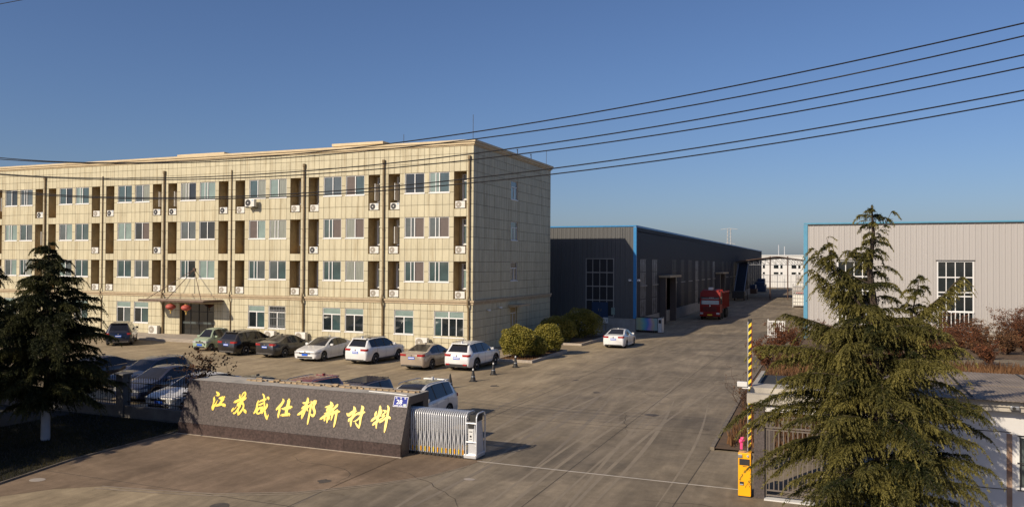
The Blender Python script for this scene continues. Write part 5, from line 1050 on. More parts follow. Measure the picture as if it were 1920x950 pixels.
        sm = MB().box(min(sg*W*.95, sg*(W*.995)), max(sg*W*.95, sg*W*.995), L/2-ra_+Ra+.02, L/2-fa-Ra-.02, K['sill']-.02, K['sill']+.11); sm.build('side_skirt', 'plastic_black' if kind in ('suv', 'mpv') else paint, t)
        if rails:
            z = K['H']; MB().tube([(sg*(W*.70), L/2-K['rf']-.15, z-.06), (sg*W*.69, L/2-K['rf']-.35, z-.005), (sg*W*.69, L/2-K['rr']+.35, z-.015), (sg*W*.70, L/2-K['rr']+.12, z-.06)], .017, 6).build('roof_rail', 'steel', t)
        if clad_low:
            for c in (fa, ra_):
                a = [(c+Ra*math.cos(q), Rw+Ra*math.sin(q)) for q in np.linspace(.05, math.pi-.05, 12)]; m = MB()
                for q in range(11):
                    (sa_, za), (sb_, zb_) = a[q], a[q+1]; k_ = 1.13
                    def sc(s_, z_): return (c+(s_-c)*k_, Rw+(z_-Rw)*k_)
                    (s2, z2), (s3, z3) = sc(sa_, za), sc(sb_, zb_); X = sg*(W+.012); X2 = sg*W*.94
                    m.add([(X, L/2-sa_, za), (X, L/2-sb_, zb_), (X, L/2-s3, z3), (X, L/2-s2, z2), (X2, L/2-sa_, za), (X2, L/2-sb_, zb_), (X2, L/2-s3, z3), (X2, L/2-s2, z2)], [(0, 1, 2, 3), (4, 7, 6, 5), (0, 4, 5, 1), (2, 6, 7, 3)])
                m.build('wheel_arch_trim', 'plastic_black', t, recalc=True)
        m = MB(); sA, sB = K['gl']                                   # bright strip under the side windows
        for a, c in zip(st, st[1:]):
            if sA-.05 <= a and c <= sB+.05:
                xa = W*lerp_tab(wt, a)*.937+.004; za = lerp_tab(K['belt'], a); zc = lerp_tab(K['belt'], c); xc_ = W*lerp_tab(wt, c)*.937+.004
                m.add([(sg*xa, L/2-a, za-.012), (sg*xc_, L/2-c, zc-.012), (sg*xc_, L/2-c, zc+.012), (sg*xa, L/2-a, za+.012)], [(0, 1, 2, 3)])
        if paint in ('paint_black', 'paint_navy', 'paint_blueblack', 'paint_red'): m.build('window_trim', 'chrome', t)
    for sg in (1, -1):                                               # shut lines of the doors
        for s0 in (K['gl'][0]-.05, K['pil'][0], min(K['pil'][0]+.98, ra_-Ra*.35)):
            i = min(range(len(st)), key=lambda q: abs(st[q]-s0)); m = MB(); w_ = .007
            for j in (0, 1, 2):
                (xa, za), (xb, zb_) = rings[i][j], rings[i][j+1]; y = L/2-st[i]
                m.quad((sg*(xa+.004), y-w_, za), (sg*(xa+.004), y+w_, za), (sg*(xb+.004), y+w_, zb_), (sg*(xb+.004), y-w_, zb_))
            m.build('door_gap', 'plastic_black', t)
    zp = hz-.30
    MB().bbox(-W*.46, W*.46, L/2-.03, L/2+.012, hz-.19, hz-.075, .008).build('grille', 'plastic_black', t); MB().box(-W*.40, W*.40, L/2, L/2+.018, hz-.125, hz-.105).build('grille_bar', 'chrome', t)
    MB().bbox(-W*.62, W*.62, L/2-.06, L/2+.008, .25, .36, .01).build('lower_grille', 'plastic_black', t)
    MB().box(-.22, .22, L/2+.006, L/2+.022, .40, .54).build('number_plate', plate, t); MB().lathe([(0, .018), (.055, .018), (.06, 0)], (0, L/2, hz-.06), 14, 'Y').build('badge', 'chrome', t)
    zr = lerp_tab(K['belt'], L-.1)-.20 if kind in ('saloon', 'coupe', 'hatch', 'suv', 'mpv') else .62
    MB().box(-.22, .22, -L/2-.022, -L/2-.004, zr-.07, zr+.07).build('number_plate', plate, t); MB().box(-.19, .19, -L/2-.026, -L/2-.022, zr-.025, zr+.025).build('plate_characters', 'plate_white', t) if plate == 'plate_blue' else None
    MB().lathe([(0, -.018), (.05, -.018), (.055, 0)], (0, -L/2, zr+.15), 14, 'Y').build('badge', 'chrome', t)
    rbm = MB().bbox(-W*.80, W*.80, -L/2-.03, -L/2+.12, .24, .43 if clad_low else .315, .02); rbm.build('rear_bumper_trim', 'plastic_black', t)
    if kind in ('saloon', 'coupe', 'suv', 'mpv'): MB().box(-W*.72, W*.72, -L/2-.036, -L/2-.028, .325, .35).build('bumper_strip', 'chrome' if not clad_low else 'plastic_black', t)
    if clad_low:
        for sg in (1, -1): MB().box(min(sg*W*.5, sg*W*.78), max(sg*W*.5, sg*W*.78), -L/2-.045, -L/2-.03, .36, .45).build('fog_reflector', 'lamp_red', t)
    if kind in ('suv', 'hatch', 'mpv') or spoiler:
        sy = -L/2+(L-K['rr']); MB().bbox(-W*.60, W*.60, sy-.16, sy+.06, K['top'][-4][1]-.05 if False else lerp_tab(K['top'], K['rr'])-.03, lerp_tab(K['top'], K['rr'])+.025, .02).build('spoiler', paint, t)
    if kind in ('saloon', 'suv', 'coupe'): MB().bbox(-.025, .025, L/2-K['rr']+.15, L/2-K['rr']+.32, K['H']-.05, K['H']+.06, .012).build('aerial_fin', paint, t)
    if kind == 'van':
        for k in range(-4, 5): MB().box(k*.13-.02, k*.13+.02, L/2-3.6, L/2-1.75, 1.655, 1.69).build('roof_rib', paint, t)
    return t
UPY, DNY = 0.0, math.pi                      # nose away from us / nose towards us
def wheelpos(kind, X, rear_axle_y=None, front_axle_y=None, away=True):
    """centre of the car from an axle seen on the ground"""
    K = KIND[kind]; L = K['L']; ra_ = K['fo']+K['wb']
    if away: return (X, rear_axle_y-(L/2-ra_), 0)
    return (X, front_axle_y+(L/2-K['fo']), 0)
# row along the office wall
car('white crossover with black wheel arches parked last in the row by the corner', 'suv', 'paint_white', wheelpos('suv', -21.1, 44.3), R(-2), rails=True, clad_low=True)
car('beige saloon parked second from the office corner', 'saloon', 'paint_beige', wheelpos('saloon', -23.75, 43.5), R(-1))
car('white sport utility car with blue plate left of the beige saloon', 'suv', 'paint_white', wheelpos('suv', -28.3, 44.4), R(-3), rails=True, roofglass=True)
car('white saloon with black roof parked nose out in the wall row', 'coupe', 'paint_pearl', wheelpos('coupe', -32.3, None, 44.1, False), DNY+R(3), roofglass=True)
car('dusty charcoal saloon parked between the white saloon and the black car', 'saloon', 'paint_charcoal', wheelpos('saloon', -35.8, 44.8), R(-2))
car('glossy black sport utility car with bright sill strips beside the green microcar', 'suv', 'paint_black', wheelpos('suv', -39.0, 44.7), R(-4), rails=True)
car('pale green microcar parked nose out by the entrance steps', 'micro', 'paint_sage', wheelpos('micro', -43.0, None, 45.6, False), DNY+R(4), glass='car_glass', group='cars parked in the yard')
car('dark blue black people carrier parked left of the entrance, tail to us', 'mpv', 'paint_blueblack', (-52.7, 47.1, 0), R(42))
# row with noses to the front wall
car('white sport utility car just behind the folding gate end of the stone sign', 'suv', 'paint_pearl', (-15.65, 28.25, 0), DNY, roofglass=True, rails=True)
car('navy boxy van with ribbed roof behind the stone sign', 'van', 'paint_indigo', (-18.05, 27.7, 0), DNY)
car('dark red sport utility car behind the stone sign', 'suv', 'paint_red', (-20.95, 28.0, -.12), DNY, rails=True, spoiler=True)
car('dusty black saloon behind the stone sign, left of the red car', 'saloon', 'paint_black', (-23.85, 28.1, 0), DNY)
car('white coupe roofed saloon behind the left end of the stone sign', 'coupe', 'paint_pearl', (-26.85, 28.3, 0), DNY)
car('dark blue saloon behind the iron fence', 'saloon', 'paint_navy', (-30.2, 29.5, 0), DNY+R(2))
car('dark blue hatchback behind the blue saloon, nearest the left cedar', 'hatch', 'paint_navy', (-32.9, 31.3, 0), DNY+R(2))
car('dark saloon mostly hidden behind the left cedar', 'saloon', 'paint_blueblack', (-36.6, 31.0, 0), DNY)
# on the drive and by the sheds
q = G(1151, 651); car('white saloon standing on the drive beyond the clipped bushes', 'saloon', 'paint_white', (-16.35, 64.0, gz(64)-.0), R(1))
car('white saloon half hidden behind the office corner and dark bushes', 'saloon', 'paint_white', (-23.2, 74.2, gz(74.2)), R(-80))
# red tipper lorry
tx, ty = -14.6, 104.0
tk = thing('tipper_lorry', 'red tipper lorry parked in the shade beside the dark shed', 'lorry', (tx, ty, -.45), DNY)
W = 1.25
MB().prism([(-1.0, .75), (1.22, .75), (1.25, 1.5), (1.16, 2.3), (.85, 3.05), (.35, 3.15), (-1.0, 3.15)], -W, W, 'X').build('cab', 'paint_truck_red', tk, recalc=True)
tkc = [o for o in C.objects if o.parent == tk][0]
for v in []: pass
MB().add([(-1.12, 1.235, 1.72), (1.12, 1.235, 1.72), (1.08, 1.14, 2.42), (-1.08, 1.14, 2.42), (-1.12, 1.15, 1.72), (1.12, 1.15, 1.72), (1.08, 1.05, 2.42), (-1.08, 1.05, 2.42)], [(0, 1, 2, 3), (0, 4, 5, 1), (1, 5, 6, 2), (2, 6, 7, 3), (3, 7, 4, 0)]).build('windshield', 'pane_teal', tk, recalc=True)
MB().add([(-1.14, 1.12, 2.48), (1.14, 1.12, 2.48), (1.02, .80, 3.22), (-1.02, .80, 3.22), (-1.14, .3, 2.9), (1.14, .3, 2.9), (1.0, -.5, 3.30), (-1.0, -.5, 3.30)], [(0, 1, 2, 3), (3, 2, 6, 7), (1, 5, 6, 2), (4, 0, 3, 7), (4, 5, 1, 0), (5, 4, 7, 6)]).build('roof_deflector', 'paint_truck_red', tk, recalc=True)
MB().bbox(-1.15, 1.15, 1.08, 1.32, 2.40, 2.52, .03).build('sun_visor', 'plastic_black', tk)
for i in range(3): MB().box(-.9+i*.2-.07+.5, -.9+i*.2+.07+.5, 1.315, 1.33, 2.43, 2.49).build('marker_lamp', 'lamp_clear', tk)
for i in range(4): MB().box(-.85, .85, 1.235, 1.262, .98+i*.13, 1.04+i*.13).build('grille_bar', 'plastic_black', tk)
MB().lathe([(0, .02), (.11, .02), (.12, 0)], (0, 1.25, 1.58), 16, 'Y').build('badge', 'chrome', tk)
MB().bbox(-W-.02, W+.02, 1.0, 1.42, .38, .86, .06).build('bumper', 'paint_truck_red', tk)
MB().box(-.3, .3, 1.42, 1.435, .5, .63).build('number_plate', 'stripe_yellow', tk)
for sg in (1, -1):
    MB().bbox(min(sg*.82, sg*1.22), max(sg*.82, sg*1.22), 1.36, 1.45, .62, .82, .02).build('headlight', 'lamp_clear', tk)
    MB().bbox(min(sg*1.3, sg*1.48), max(sg*1.3, sg*1.48), 1.05, 1.2, 1.75, 2.45, .03).build('mirror', 'plastic_black', tk); MB().tube([(sg*1.22, 1.0, 2.4), (sg*1.4, 1.12, 2.4)], .025, 5).build('mirror_arm', 'plastic_black', tk)
    MB().box(min(sg*1.245, sg*1.258), max(sg*1.245, sg*1.258), -.2, .85, 1.75, 2.5).build('side_window', 'pane_dark', tk)
    for y in (.25, -1.75, -5.2, -6.6):
        wl = MB().lathe([(.28, -.16), (.5, -.16), (.53, -.1), (.53, .1), (.5, .16), (.28, .16)], (0, 0, 0), 22, 'X').build('wheel', 'rubber', tk, smooth=50); wl.location = (sg*1.08, y, .53); MB().lathe([(0, sg*.12), (.2, sg*.14), (.28, sg*.08)], (0, 0, 0), 18, 'X').build('rim', 'steel', wl)
MB().box(-.5, .5, -7.6, -.9, .7, 1.0).build('chassis', 'dark_steel', tk)
mb = MB(); mb.box(-W, W, -7.7, -1.35, 1.15, 1.25); mb.box(-W, W, -1.43, -1.35, 1.25, 3.3); mb.box(-W, W, -7.7, -7.62, 1.25, 2.9); mb.box(-W, -W+.07, -7.62, -1.43, 1.25, 2.9); mb.box(W-.07, W, -7.62, -1.43, 1.25, 2.9); mb.build('tipper_body', 'paint_truck_red', tk)
for sg in (1, -1):
    for k in range(7): y = -7.5+k*.98; MB().box(min(sg*W, sg*(W+.08)), max(sg*W, sg*(W+.08)), y, y+.12, 1.15, 2.95).build('rib', 'paint_truck_red', tk)
    MB().box(min(sg*(W-.05), sg*(W+.1)), max(sg*(W-.05), sg*(W+.1)), -7.7, -1.3, 2.9, 3.05).build('top_rail', 'paint_truck_red', tk)
MB().add([(-1.1, -7.6, 2.8), (1.1, -7.6, 2.8), (1.1, -1.45, 2.8), (-1.1, -1.45, 2.8), (0, -6.5, 3.25), (0, -2.5, 3.3)], [(0, 1, 4), (1, 2, 5, 4), (2, 3, 5), (3, 0, 4, 5)]).build('load_cover', 'rust_steel', tk)
MB().bbox(-.2, .35, -.6, .1, 3.2, 3.55, .04).build('roof_box', 'far_white', tk)
tk.scale = (1, 1, 1.15)
# traffic cones
for i, (px, py) in enumerate(((844, 727), (887, 714.5), (925, 702), (966.5, 688))):
    p = G(px, py); t = thing('traffic_cone', ['black traffic cone nearest the folding gate', 'black traffic cone second from the folding gate', 'black traffic cone third from the folding gate, before the white crossover', 'black traffic cone in front of the clipped bushes'][i], 'cone', p[:], R(12*i), 'black traffic cones lining the drive')
    MB().bbox(-.2, .2, -.2, .2, 0, .035, .01).build('base', 'rubber', t); b_ = MB().lathe([(.155, .035), (.15, .06), (.035, .70), (.0, .71)], (0, 0, 0), 16).build('cone_body', 'plastic_black', t, smooth=50)
    MB().lathe([(.118, .26), (.112, .30)], (0, 0, 0), 16).build('band', 'steel', t); MB().lathe([(.052, .62), (.040, .70), (.0, .725)], (0, 0, 0), 12).build('tip', 'far_white' if i else 'plastic_black', t); MB().lathe([(.022, .70), (.022, .76), (0, .765)], (0, 0, 0), 8).build('knob', 'plastic_black', t)

# ================================================================== PLANTS
def unit3(a): return a/np.maximum(np.linalg.norm(a, axis=-1, keepdims=True), 1e-9)
def cedar(name, label, base, leaders, seed, radius, z0, density, leaf_m, lime=False, group=None, needle=(.035, .085), nw=.0095, limbn=1.0, extra=()):
    """deodar cedar: whorled limbs that reach out and droop, hung with needle sprays. leaders: [path, r0, share]"""
    g = np.random.default_rng(seed); t = thing(name, label, 'tree', base, 0, group); B = np.array(base)
    wood = MB(); TV, TT = [], []
    def spray(p0, d0, ln, droop, tint, m):
        """one hanging branchlet, m needle tufts"""
        u = np.sort(g.uniform(.05, 1, m)); d0 = unit3(np.array(d0)); path = p0+d0*(u*ln)[:, None]; path[:, 2] -= droop*ln*u**2
        td = np.repeat(d0[None], m, 0); td[:, 2] -= 2*droop*u; td = unit3(td)
        rnd = unit3(g.normal(0, 1, (m, 3))); dirn = unit3(td*.75+rnd*.75+np.array([0, 0, -.28]))
        L_ = g.uniform(needle[0], needle[1], m)*(1.1-.35*u); wv = unit3(np.cross(dirn, g.normal(0, 1, (m, 3))))*nw
        V = np.stack([path-wv, path+wv, path+dirn*L_[:, None]], 1); TV.append(V.reshape(-1, 3))
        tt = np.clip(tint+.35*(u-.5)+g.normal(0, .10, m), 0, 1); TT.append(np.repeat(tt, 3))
    def limb(s, dv, ln, rise, dr, lt, full=1.0):
        lp = lambda q: s+dv*ln*q+np.array([0, 0, ln*(rise*q-dr*q**2.2)]); pts = [lp(q) for q in np.linspace(0, 1, 7)]
        wood.tube([tuple(p) for p in pts], [max(.005, .014*ln*(1-.85*q)) for q in np.linspace(0, 1, 7)], 5, caps=False)
        nb = max(5, int(ln*12.5*density*full)); side = np.array([-dv[1], dv[0], 0])
        for q in np.linspace(.14, 1.0, nb):
            p = lp(q)
            for sg in (-1, 1, -.4, .4, 0):
                if abs(sg) < .5 and g.random() > .6: continue
                d = dv*g.uniform(.25, .8)+side*sg*g.uniform(.6, 1.1)+np.array([0, 0, g.uniform(-.10, .22)])
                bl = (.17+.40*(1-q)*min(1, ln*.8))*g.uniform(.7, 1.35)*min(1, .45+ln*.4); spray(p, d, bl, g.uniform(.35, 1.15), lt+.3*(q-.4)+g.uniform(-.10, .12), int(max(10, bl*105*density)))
        for e in range(3): spray(pts[-1], dv+np.array([g.normal(0, .35), g.normal(0, .35), -.05]), .34*min(1, .4+ln*.5), 1.0, lt+.32, int(26*density))
    for li, (path, r0, rscale, zstart) in enumerate(leaders):
        path = [np.array(p, float) for p in path]; zs = np.array([p[2] for p in path])
        def at(z): return np.array([np.interp(z, zs, [p[k] for p in path]) for k in range(3)])
        rads = [r0*(1-.9*i/(len(path)-1)) for i in range(len(path))]; wood.tube([tuple(p) for p in path], rads, 9)
        z = max(zstart, z0); top = zs[-1]; ph = g.uniform(0, 6.28)
        while z < top-.05:
            rad = radius(z)*rscale*(1 if li == 0 else min(1, .25+(top-z)/max(top-zstart, .1)))
            nl = max(3, int((3+2.6*rad)*limbn))
            for k in range(nl):
                if rad > 1 and g.random() < .10: continue
                az = ph+6.283*k/nl+g.uniform(-.35, .35); ln = rad*g.uniform(.55, 1.15); zz = z+g.uniform(-.16, .16); s = at(min(zz, top)); rise = g.uniform(.22, .50); dr = rise+g.uniform(-.12, .16)
                limb(s, np.array([math.cos(az), math.sin(az), 0]), ln, rise, dr, g.uniform(-.12, .5))
            z += (.20+.24*min(1, rad/2.2)); ph += 2.4
        for q in range(6): spray(path[-1]-np.array([0, 0, .12*q]), np.array([g.normal(0, .7), g.normal(0, .7), .25]), .26+.05*q, .7, .5, int(26*density))
    for zs_, tip, nlim in extra:
        tip = np.array(tip); s = np.array([np.interp(zs_, [q[2] for q in leaders[0][0]], [q[k] for q in leaders[0][0]]) for k in range(3)])
        for e in range(nlim):
            v = tip-s+(g.normal(0, .10, 3) if e else 0); v = v*(1-.10*e); h = math.hypot(v[0], v[1]); rise = g.uniform(.35, .6)
            limb(s+np.array([0, 0, -.1*e]), np.array([v[0]/h, v[1]/h, 0]), h, rise, rise-v[2]/h, g.uniform(.05, .5), 1.15)
    V = np.concatenate(TV)-B; F = np.arange(len(V)).reshape(-1, 3)
    wood.v = [(x-B[0], y-B[1], z-B[2]) for x, y, z in wood.v]; tr = wood.build('trunk', 'bark', t, smooth=60)
    arrmesh('crown', V, F, leaf_m, t, np.concatenate(TT))
    if lime: MB().lathe([(leaders[0][1]*1.12, -.02), (leaders[0][1]*1.04, .9), (leaders[0][1]*1.0, 1.12)], (0, 0, 0), 14).build('limewash', 'bark_lime', t, smooth=60)
    return t
tab = lambda T: (lambda z: float(np.interp(z, [a for a, _ in T], [b for _, b in T])))
b0 = (.92, 19.5, 0); apex = PY(1636, 385, 19.5); l2 = PY(1550, 445, 19.2); l3 = PY(1716, 515, 19.8)
tips = [(3.2, (1372, 795), 19.2, 3), (4.2, (1424, 650), 19.3, 3), (4.7, (1474, 588), 19.6, 3), (3.7, (1470, 712), 18.6, 2), (2.4, (1415, 872), 18.9, 3), (5.6, (1524, 505), 19.4, 3), (6.1, (1527, 466), 19.4, 2),
        (3.4, (1832, 762), 19.0, 3), (2.2, (1850, 880), 18.9, 3), (4.3, (1802, 655), 19.6, 3), (5.0, (1800, 520), 19.9, 2), (3.0, (1745, 800), 18.2, 2), (1.7, (1700, 935), 18.2, 3), (1.6, (1520, 930), 18.2, 2), (7.2, (1672, 396), 19.5, 1), (6.7, (1590, 470), 19.3, 2), (4.9, (1660, 600), 18.6, 2), (4.0, (1590, 650), 18.2, 2), (3.9, (1720, 690), 18.3, 2), (2.9, (1560, 790), 17.9, 2)]
cedar('deodar_cedar', 'tall ragged cedar in front of the guard house, two leaders at its top', b0,
      [([(.95, 19.5, -.1), (.93, 19.5, 2.5), (.90, 19.5, 5.0), (apex.x-.06, 19.5, 6.4), (apex.x+.02, 19.5, 7.2), (apex.x-.02, 19.5, apex.z)], .14, 1.0, .8),
       ([(.86, 19.45, 4.6), (.55, 19.35, 5.6), (l2.x+.12, 19.25, 6.5), (l2.x, 19.2, l2.z)], .045, .62, 5.2),
       ([(1.0, 19.55, 3.6), (1.5, 19.7, 4.6), (l3.x-.05, 19.8, 5.5), (l3.x+.10, 19.8, l3.z)], .045, .55, 4.6)],
      21, tab([(0.8, 2.1), (2.0, 2.2), (3.0, 2.0), (4.0, 1.7), (4.8, 1.35), (5.4, 1.0), (6.0, .62), (6.6, .42), (7.2, .30), (7.6, .24), (7.9, .15)]), .9, 1.12, 'cedar', limbn=1.05, extra=[(z, PY(px, py, Yt)[:], k) for z, (px, py), Yt, k in tips])
tb = G(85, 826); tb = (tb.x, tb.y, 0); ta = PY(92, 455, tb[1])
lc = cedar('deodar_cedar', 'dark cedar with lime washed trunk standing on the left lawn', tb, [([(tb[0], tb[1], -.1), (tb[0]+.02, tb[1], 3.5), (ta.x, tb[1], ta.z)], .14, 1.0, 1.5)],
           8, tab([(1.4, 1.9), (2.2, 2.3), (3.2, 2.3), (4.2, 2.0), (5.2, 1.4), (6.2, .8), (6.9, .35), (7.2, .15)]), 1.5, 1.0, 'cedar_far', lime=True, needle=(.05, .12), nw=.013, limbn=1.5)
for i, (x, y, s, lb) in enumerate(((-30.9, 20.6, 1.0, 'dark cedar at the left edge of the picture, half out of view'), (-29.3, 16.7, 1.05, 'cedar on the lawn just outside the left edge'), (-27.7, 12.9, 1.0, 'cedar near the road outside the left edge'), (-33.6, 16.4, 1.15, 'cedar further left on the lawn, outside the picture'), (-36.5, 21.5, 1.1, 'cedar by the fence outside the left edge'), (-31.4, 11.0, 1.2, 'cedar by the road well outside the left edge'))):
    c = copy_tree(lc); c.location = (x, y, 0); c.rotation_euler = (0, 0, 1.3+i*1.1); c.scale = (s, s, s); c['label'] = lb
for o in [o for o in C.objects if o.name.startswith('deodar_cedar') and o.type == 'EMPTY']: o['group'] = 'cedars at the gate'
def leaf_cards(n, pts, size, g, flat=.0):
    d = unit3(g.normal(0, 1, (n, 3))); w = unit3(np.cross(d, g.normal(0, 1, (n, 3)))); s = g.uniform(size*.7, size*1.3, n)[:, None]
    V = np.stack([pts-d*s, pts+w*s*.55, pts+d*s, pts-w*s*.55], 1).reshape(-1, 3); return V, np.arange(4*n).reshape(n, 4)
def ball(label, loc, rx, ry, h, seed, n=9000):
    g = np.random.default_rng(seed); t = thing('clipped_bush', label, 'bush', loc, 0, 'clipped bushes beside the office')
    d = unit3(g.normal(0, 1, (n, 3))); d = d[d[:, 2] > -.75]; n = len(d); lump = 1+.07*np.sin(d[:, 0]*7+seed)*np.sin(d[:, 1]*6)+.06*np.sin(d[:, 2]*9+d[:, 0]*5+seed*2)
    r = (1-.25*g.random(n)**2)*lump; P = d*r[:, None]*np.array([rx, ry, h*.52])+np.array([0, 0, h*.50])
    V, F = leaf_cards(n, P, .055, g); tt = np.clip(.42+.25*np.sin(d[:, 0]*5+seed)*np.sin(d[:, 2]*6)+g.normal(0, .2, n), 0, 1); arrmesh('foliage', V, F, 'hedge', t, np.repeat(tt, 4))
    d = unit3(g.normal(0, 1, (1600, 3))); P = d*np.array([rx, ry, h*.5])*.72+np.array([0, 0, h*.5]); V, F = leaf_cards(1600, P, .16, g); arrmesh('inner_foliage', V, F, 'hedge', t, np.full(4*1600, .1))
    st = MB()
    for k in range(5): a = k*1.26; st.tube([(.06*math.cos(a), .06*math.sin(a), -.05), (rx*.5*math.cos(a), ry*.5*math.sin(a), h*.6)], [.03, .012], 5)
    st.build('stem', 'twig', t)
ball('large round clipped bush in sun nearest the traffic cones', (-20.0, 50.4, .1), 1.25, 1.15, 2.15, 3); ball('small clipped bush squeezed between the two sunlit round bushes', (-19.1, 51.6, .1), .75, .8, 1.45, 4, 5000)
ball('sunlit round clipped bush second from the cones', (-19.35, 54.6, .05), 1.2, 1.2, 2.05, 5); ball('dark clipped bush in the office shade, left of the pair', (-22.0, 64.6, gz(64)), 1.7, 1.6, 2.2, 6); ball('larger dark clipped bush in the office shade beside the drive', (-21.2, 69.2, gz(69)), 1.9, 1.8, 2.75, 7)
for i, (x0, x1, y0, y1) in enumerate(((-21.0, -18.35, 48.8, 56.2), (-23.7, -19.2, 62.6, 71.6))):
    t = thing('planter', ['low kerbed planter under the sunlit bushes', 'low kerbed planter under the shaded bushes'][i], 'planter', ((x0+x1)/2, (y0+y1)/2, gz(y1)))
    for k, (a, b_, c, d) in enumerate(((x0, x1, y0, y0+.18), (x0, x1, y1-.18, y1), (x0, x0+.18, y0+.18, y1-.18), (x1-.18, x1, y0+.18, y1-.18))):
        MB().bbox(a, b_, c, d, gz(y1)-.1, gz(y0)+.17, .015).build('kerb_stone', 'kerb', t, w=True)
    MB().box(x0+.18, x1-.18, y0+.18, y1-.18, gz(y1)-.1, gz(y0)+.11).build('soil', 'soil', t, w=True)
V, F, t_ = blades(2600, [(-20.8, 48.95), (-18.5, 48.95), (-18.5, 56), (-20.8, 56)], .03, .14, lambda y: gz(y)+.1, lambda P, n: rng.uniform(.2, 1, n), .03)
tag(arrmesh('dead_leaves', V, F, 'dryleaf', None, t_), 'dead brown leaves lying in the planter under the sunlit bushes', 'leaves', kind='stuff')
def twiggy(name, label, loc, h, spread, seed, nst, leaf, nleaf, size, group, cat='shrub', fill=.15):
    """bare-stemmed winter shrub with a scatter of leaves"""
    g = np.random.default_rng(seed); t = thing(name, label, cat, loc, 0, group); w = MB(); P = []
    for k in range(nst):
        a = g.uniform(0, 6.28); ln = h*g.uniform(.6, 1.08); sp = spread*g.uniform(.2, 1); p = np.array([math.cos(a)*.06, math.sin(a)*.06, 0]); q = [p]
        for j in range(1, 6): u = j/5; q.append(np.array([math.cos(a)*sp*u**1.3+g.normal(0, .05*h), math.sin(a)*sp*u**1.3+g.normal(0, .05*h), ln*u]))
        w.tube([tuple(x) for x in q], [.014, .012, .010, .008, .006, .004], 4, caps=False)
        for j in range(1, 6):
            for m in range(3):
                d = g.normal(0, 1, 3); d[2] = abs(d[2])*.8; d = d/np.linalg.norm(d)*h*g.uniform(.1, .26); e = q[j]+d; w.tube([tuple(q[j]), tuple(q[j]+d*.5+g.normal(0, .02, 3)), tuple(e)], [.006, .005, .003], 3, caps=False)
                for u in np.linspace(.25, 1, 6): P.append(q[j]+d*u)
    w.build('stems', 'twig', t); P = np.array(P); idx = g.integers(0, len(P), nleaf); pts = P[idx]+g.normal(0, .05*h*.6, (nleaf, 3)); pts[:, 2] = np.maximum(pts[:, 2], .05)
    V, F = leaf_cards(nleaf, pts, size, g); arrmesh('leaves', V, F, leaf, t, np.repeat(np.clip(g.normal(.4, .25, nleaf), 0, 1), 4)); return t
sh = [((1452, 650), 1.7, 1.5, 'reddish winter shrub beside the short white fence panel'), ((1490, 655), 1.9, 1.4, 'red brown winter shrub partly behind the left boughs of the big cedar'), ((1418, 690), 1.7, 1.3, 'dark red leafed shrub at the drive edge just right of the raised boom'), ((1425, 660), 1.3, 1.0, 'small red shrub between the boom and the white fence panel')]
for i, (pp, h, s, lb) in enumerate(sh): p = G(*pp); twiggy('winter_shrub', lb, (max(p.x, -4.0), p.y, p.z+.05), h, s, 40+i, 22, 'redleaf', 2600, .055, 'red brown shrubs in the planting bed')
p = G(1385, 775); twiggy('bare_shrub', 'bare twiggy shrub leaning over the drive left of the boom', (p.x+.25, p.y+.3, p.z), 1.8, 1.6, 50, 12, 'brownleaf', 90, .035, 'red brown shrubs in the planting bed'); p = G(1392, 760); twiggy('dry_grass_tuft', 'straw coloured dry plant at the kerb behind the barrier', (p.x+.15, p.y-.2, .08), .7, .6, 51, 20, 'dryleaf', 700, .045, 'red brown shrubs in the planting bed')
rs = [(1745, 652, 1.8, 1.6), (1775, 640, 2.6, 1.6), (1800, 655, 1.5, 1.5), (1835, 650, 2.1, 1.8), (1868, 640, 3.1, 2.0), (1900, 645, 2.7, 1.8), (1890, 665, 1.5, 1.5), (1925, 650, 2.8, 1.8), (1760, 670, 1.1, 1.2), (1845, 675, 1.2, 1.4)]
nm = ['below the left side of the gridded window', 'under the gridded window of the white shed', 'low and spreading right of the gridded window', 'of medium height right of the gridded window', 'tallest and reddest against the white shed', 'beside the tallest red one', 'low in front of the tallest red one', 'at the right edge of the picture', 'lowest behind the guard house roof near the cedar', 'low behind the middle of the guard house roof']
gb = random.Random(12)
for i in range(26):
    x = -1.0+i*.95+gb.uniform(-.4, .4); y = gb.uniform(52, 78) if i % 2 else gb.uniform(66, 79); twiggy('winter_shrub', f"russet shrub {ORD[i//2]} from the left in the {'front' if i % 2 else 'back'} row before white shed", (x, y, gz(y)+.05), gb.uniform(1.1, 2.2), gb.uniform(1.2, 1.9), 200+i, 16, gb.choice(['redleaf', 'redleaf', 'dryleaf']), 1500, .065, 'shrub thicket before the white shed')
for i, (px, py, h, s) in enumerate(rs): p = G(px, py); twiggy('winter_shrub', 'russet winter shrub '+nm[i], (p.x, min(p.y, 78), gz(min(p.y, 78))+.05), h, s, 60+i, 26, 'redleaf' if i % 3 else 'dryleaf', 3200, .06, 'red brown shrubs in the planting bed')
p = G(378, 745); twiggy('leafy_sapling', 'thin sapling with sparse brown leaves between the fence and parked cars', (PY(392, 700, 26.3).x, 26.3, 0), 2.6, .9, 90, 9, 'brownleaf', 900, .065, None, 'sapling'); twiggy('leafy_sapling', 'smaller brown leafed sapling against the left end of the stone sign', (PY(352, 700, 26.0).x, 26.0, 0), 2.3, .7, 91, 6, 'brownleaf', 420, .06, None, 'sapling')

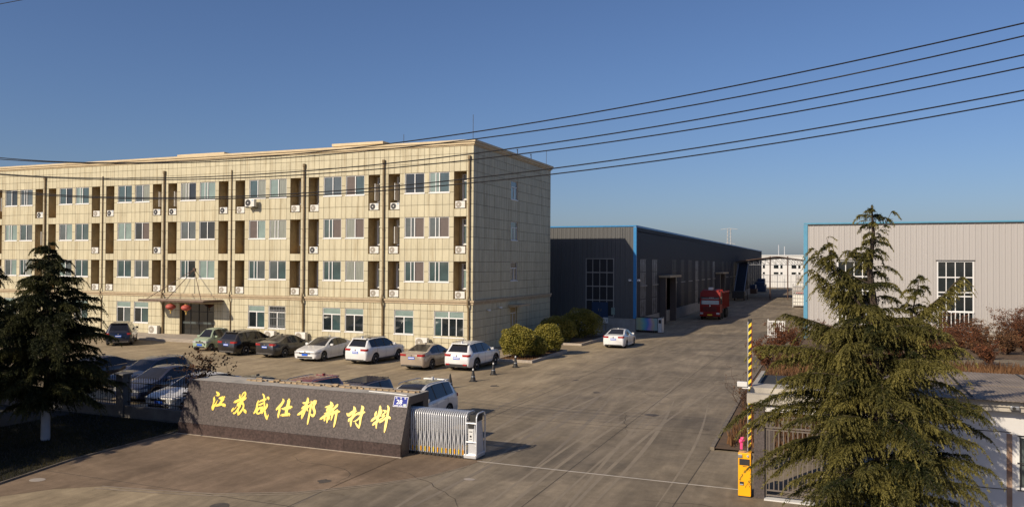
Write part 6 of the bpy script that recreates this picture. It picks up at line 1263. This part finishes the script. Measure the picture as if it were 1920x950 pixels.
# ================================================================== OVERHEAD WIRES AND POLES
WP = [[(0, 296.5), (200, 303), (400, 302), (640, 282), (888, 246), (1300, 175), (1600, 117), (1920, 43)], [(0, 299), (200, 305.5), (400, 304), (640, 288), (888, 262), (1300, 196), (1600, 139), (1920, 68)],
      [(0, 326.5), (200, 333.5), (480, 326), (740, 307), (960, 281), (1300, 221), (1600, 170.5), (1920, 104)], [(0, 328), (200, 336), (480, 332), (740, 316), (960, 291), (1300, 241), (1600, 190), (1920, 127)],
      [(0, 357), (200, 368), (480, 367), (740, 352), (960, 323), (1300, 278), (1600, 229), (1920, 170)], [(0, 360), (200, 371), (480, 371), (740, 357), (960, 334), (1300, 292), (1600, 245), (1920, 187.5)]]
order = ['topmost', 'second from the top', 'third from the top', 'third from the bottom', 'second from the bottom', 'lowest']
for i, pts in enumerate(WP):
    Y = 19.2 + (.0 if i % 2 == 0 else .55); Q = [PY(x, y, Y) for x, y in pts]; cf = np.polyfit([q.x for q in Q], [q.z for q in Q], 3)
    xs_ = np.linspace(-52, 11, 64); w = MB().tube([(x, Y, float(np.polyval(cf, x))) if x > -30 else (x, Y, float(np.polyval(cf, -30))+(-30-x)*.10) for x in xs_], .0165, 6).build('overhead_wire', 'cable', smooth=60)
    tag(w, f'black overhead cable crossing the picture, {order[i]} of the six at the right', 'cable', 'overhead cables')
Y = 16.0; a, c = PY(0, 8, Y), PY(42, 0, Y); d = (c-a)/(c.x-a.x)
tag(MB().tube([tuple(a-d*14), tuple(a), tuple(c), tuple(c+d*30)], .011, 5).build('overhead_wire', 'cable'), 'thin single wire crossing the top left corner of the picture', 'cable')
for i, (x, y, lb) in enumerate(((11.0, 19.45, 'concrete utility pole right of the picture carrying the cables'), (-52.0, 19.45, 'concrete utility pole left of the picture carrying the cables'))):
    t = thing('utility_pole', lb, 'pole', (x, y, 0), 0, 'utility poles'); MB().lathe([(.17, -.2), (.11, 14.0), (0, 14.0)], (0, 0, 0), 14).build('mast', 'plinth', t, smooth=50)
    for z in (10.8, 12.0, 13.4): MB().box(-.05, .05, -.9, .9, z, z+.1).build('cross_arm', 'steel', t)
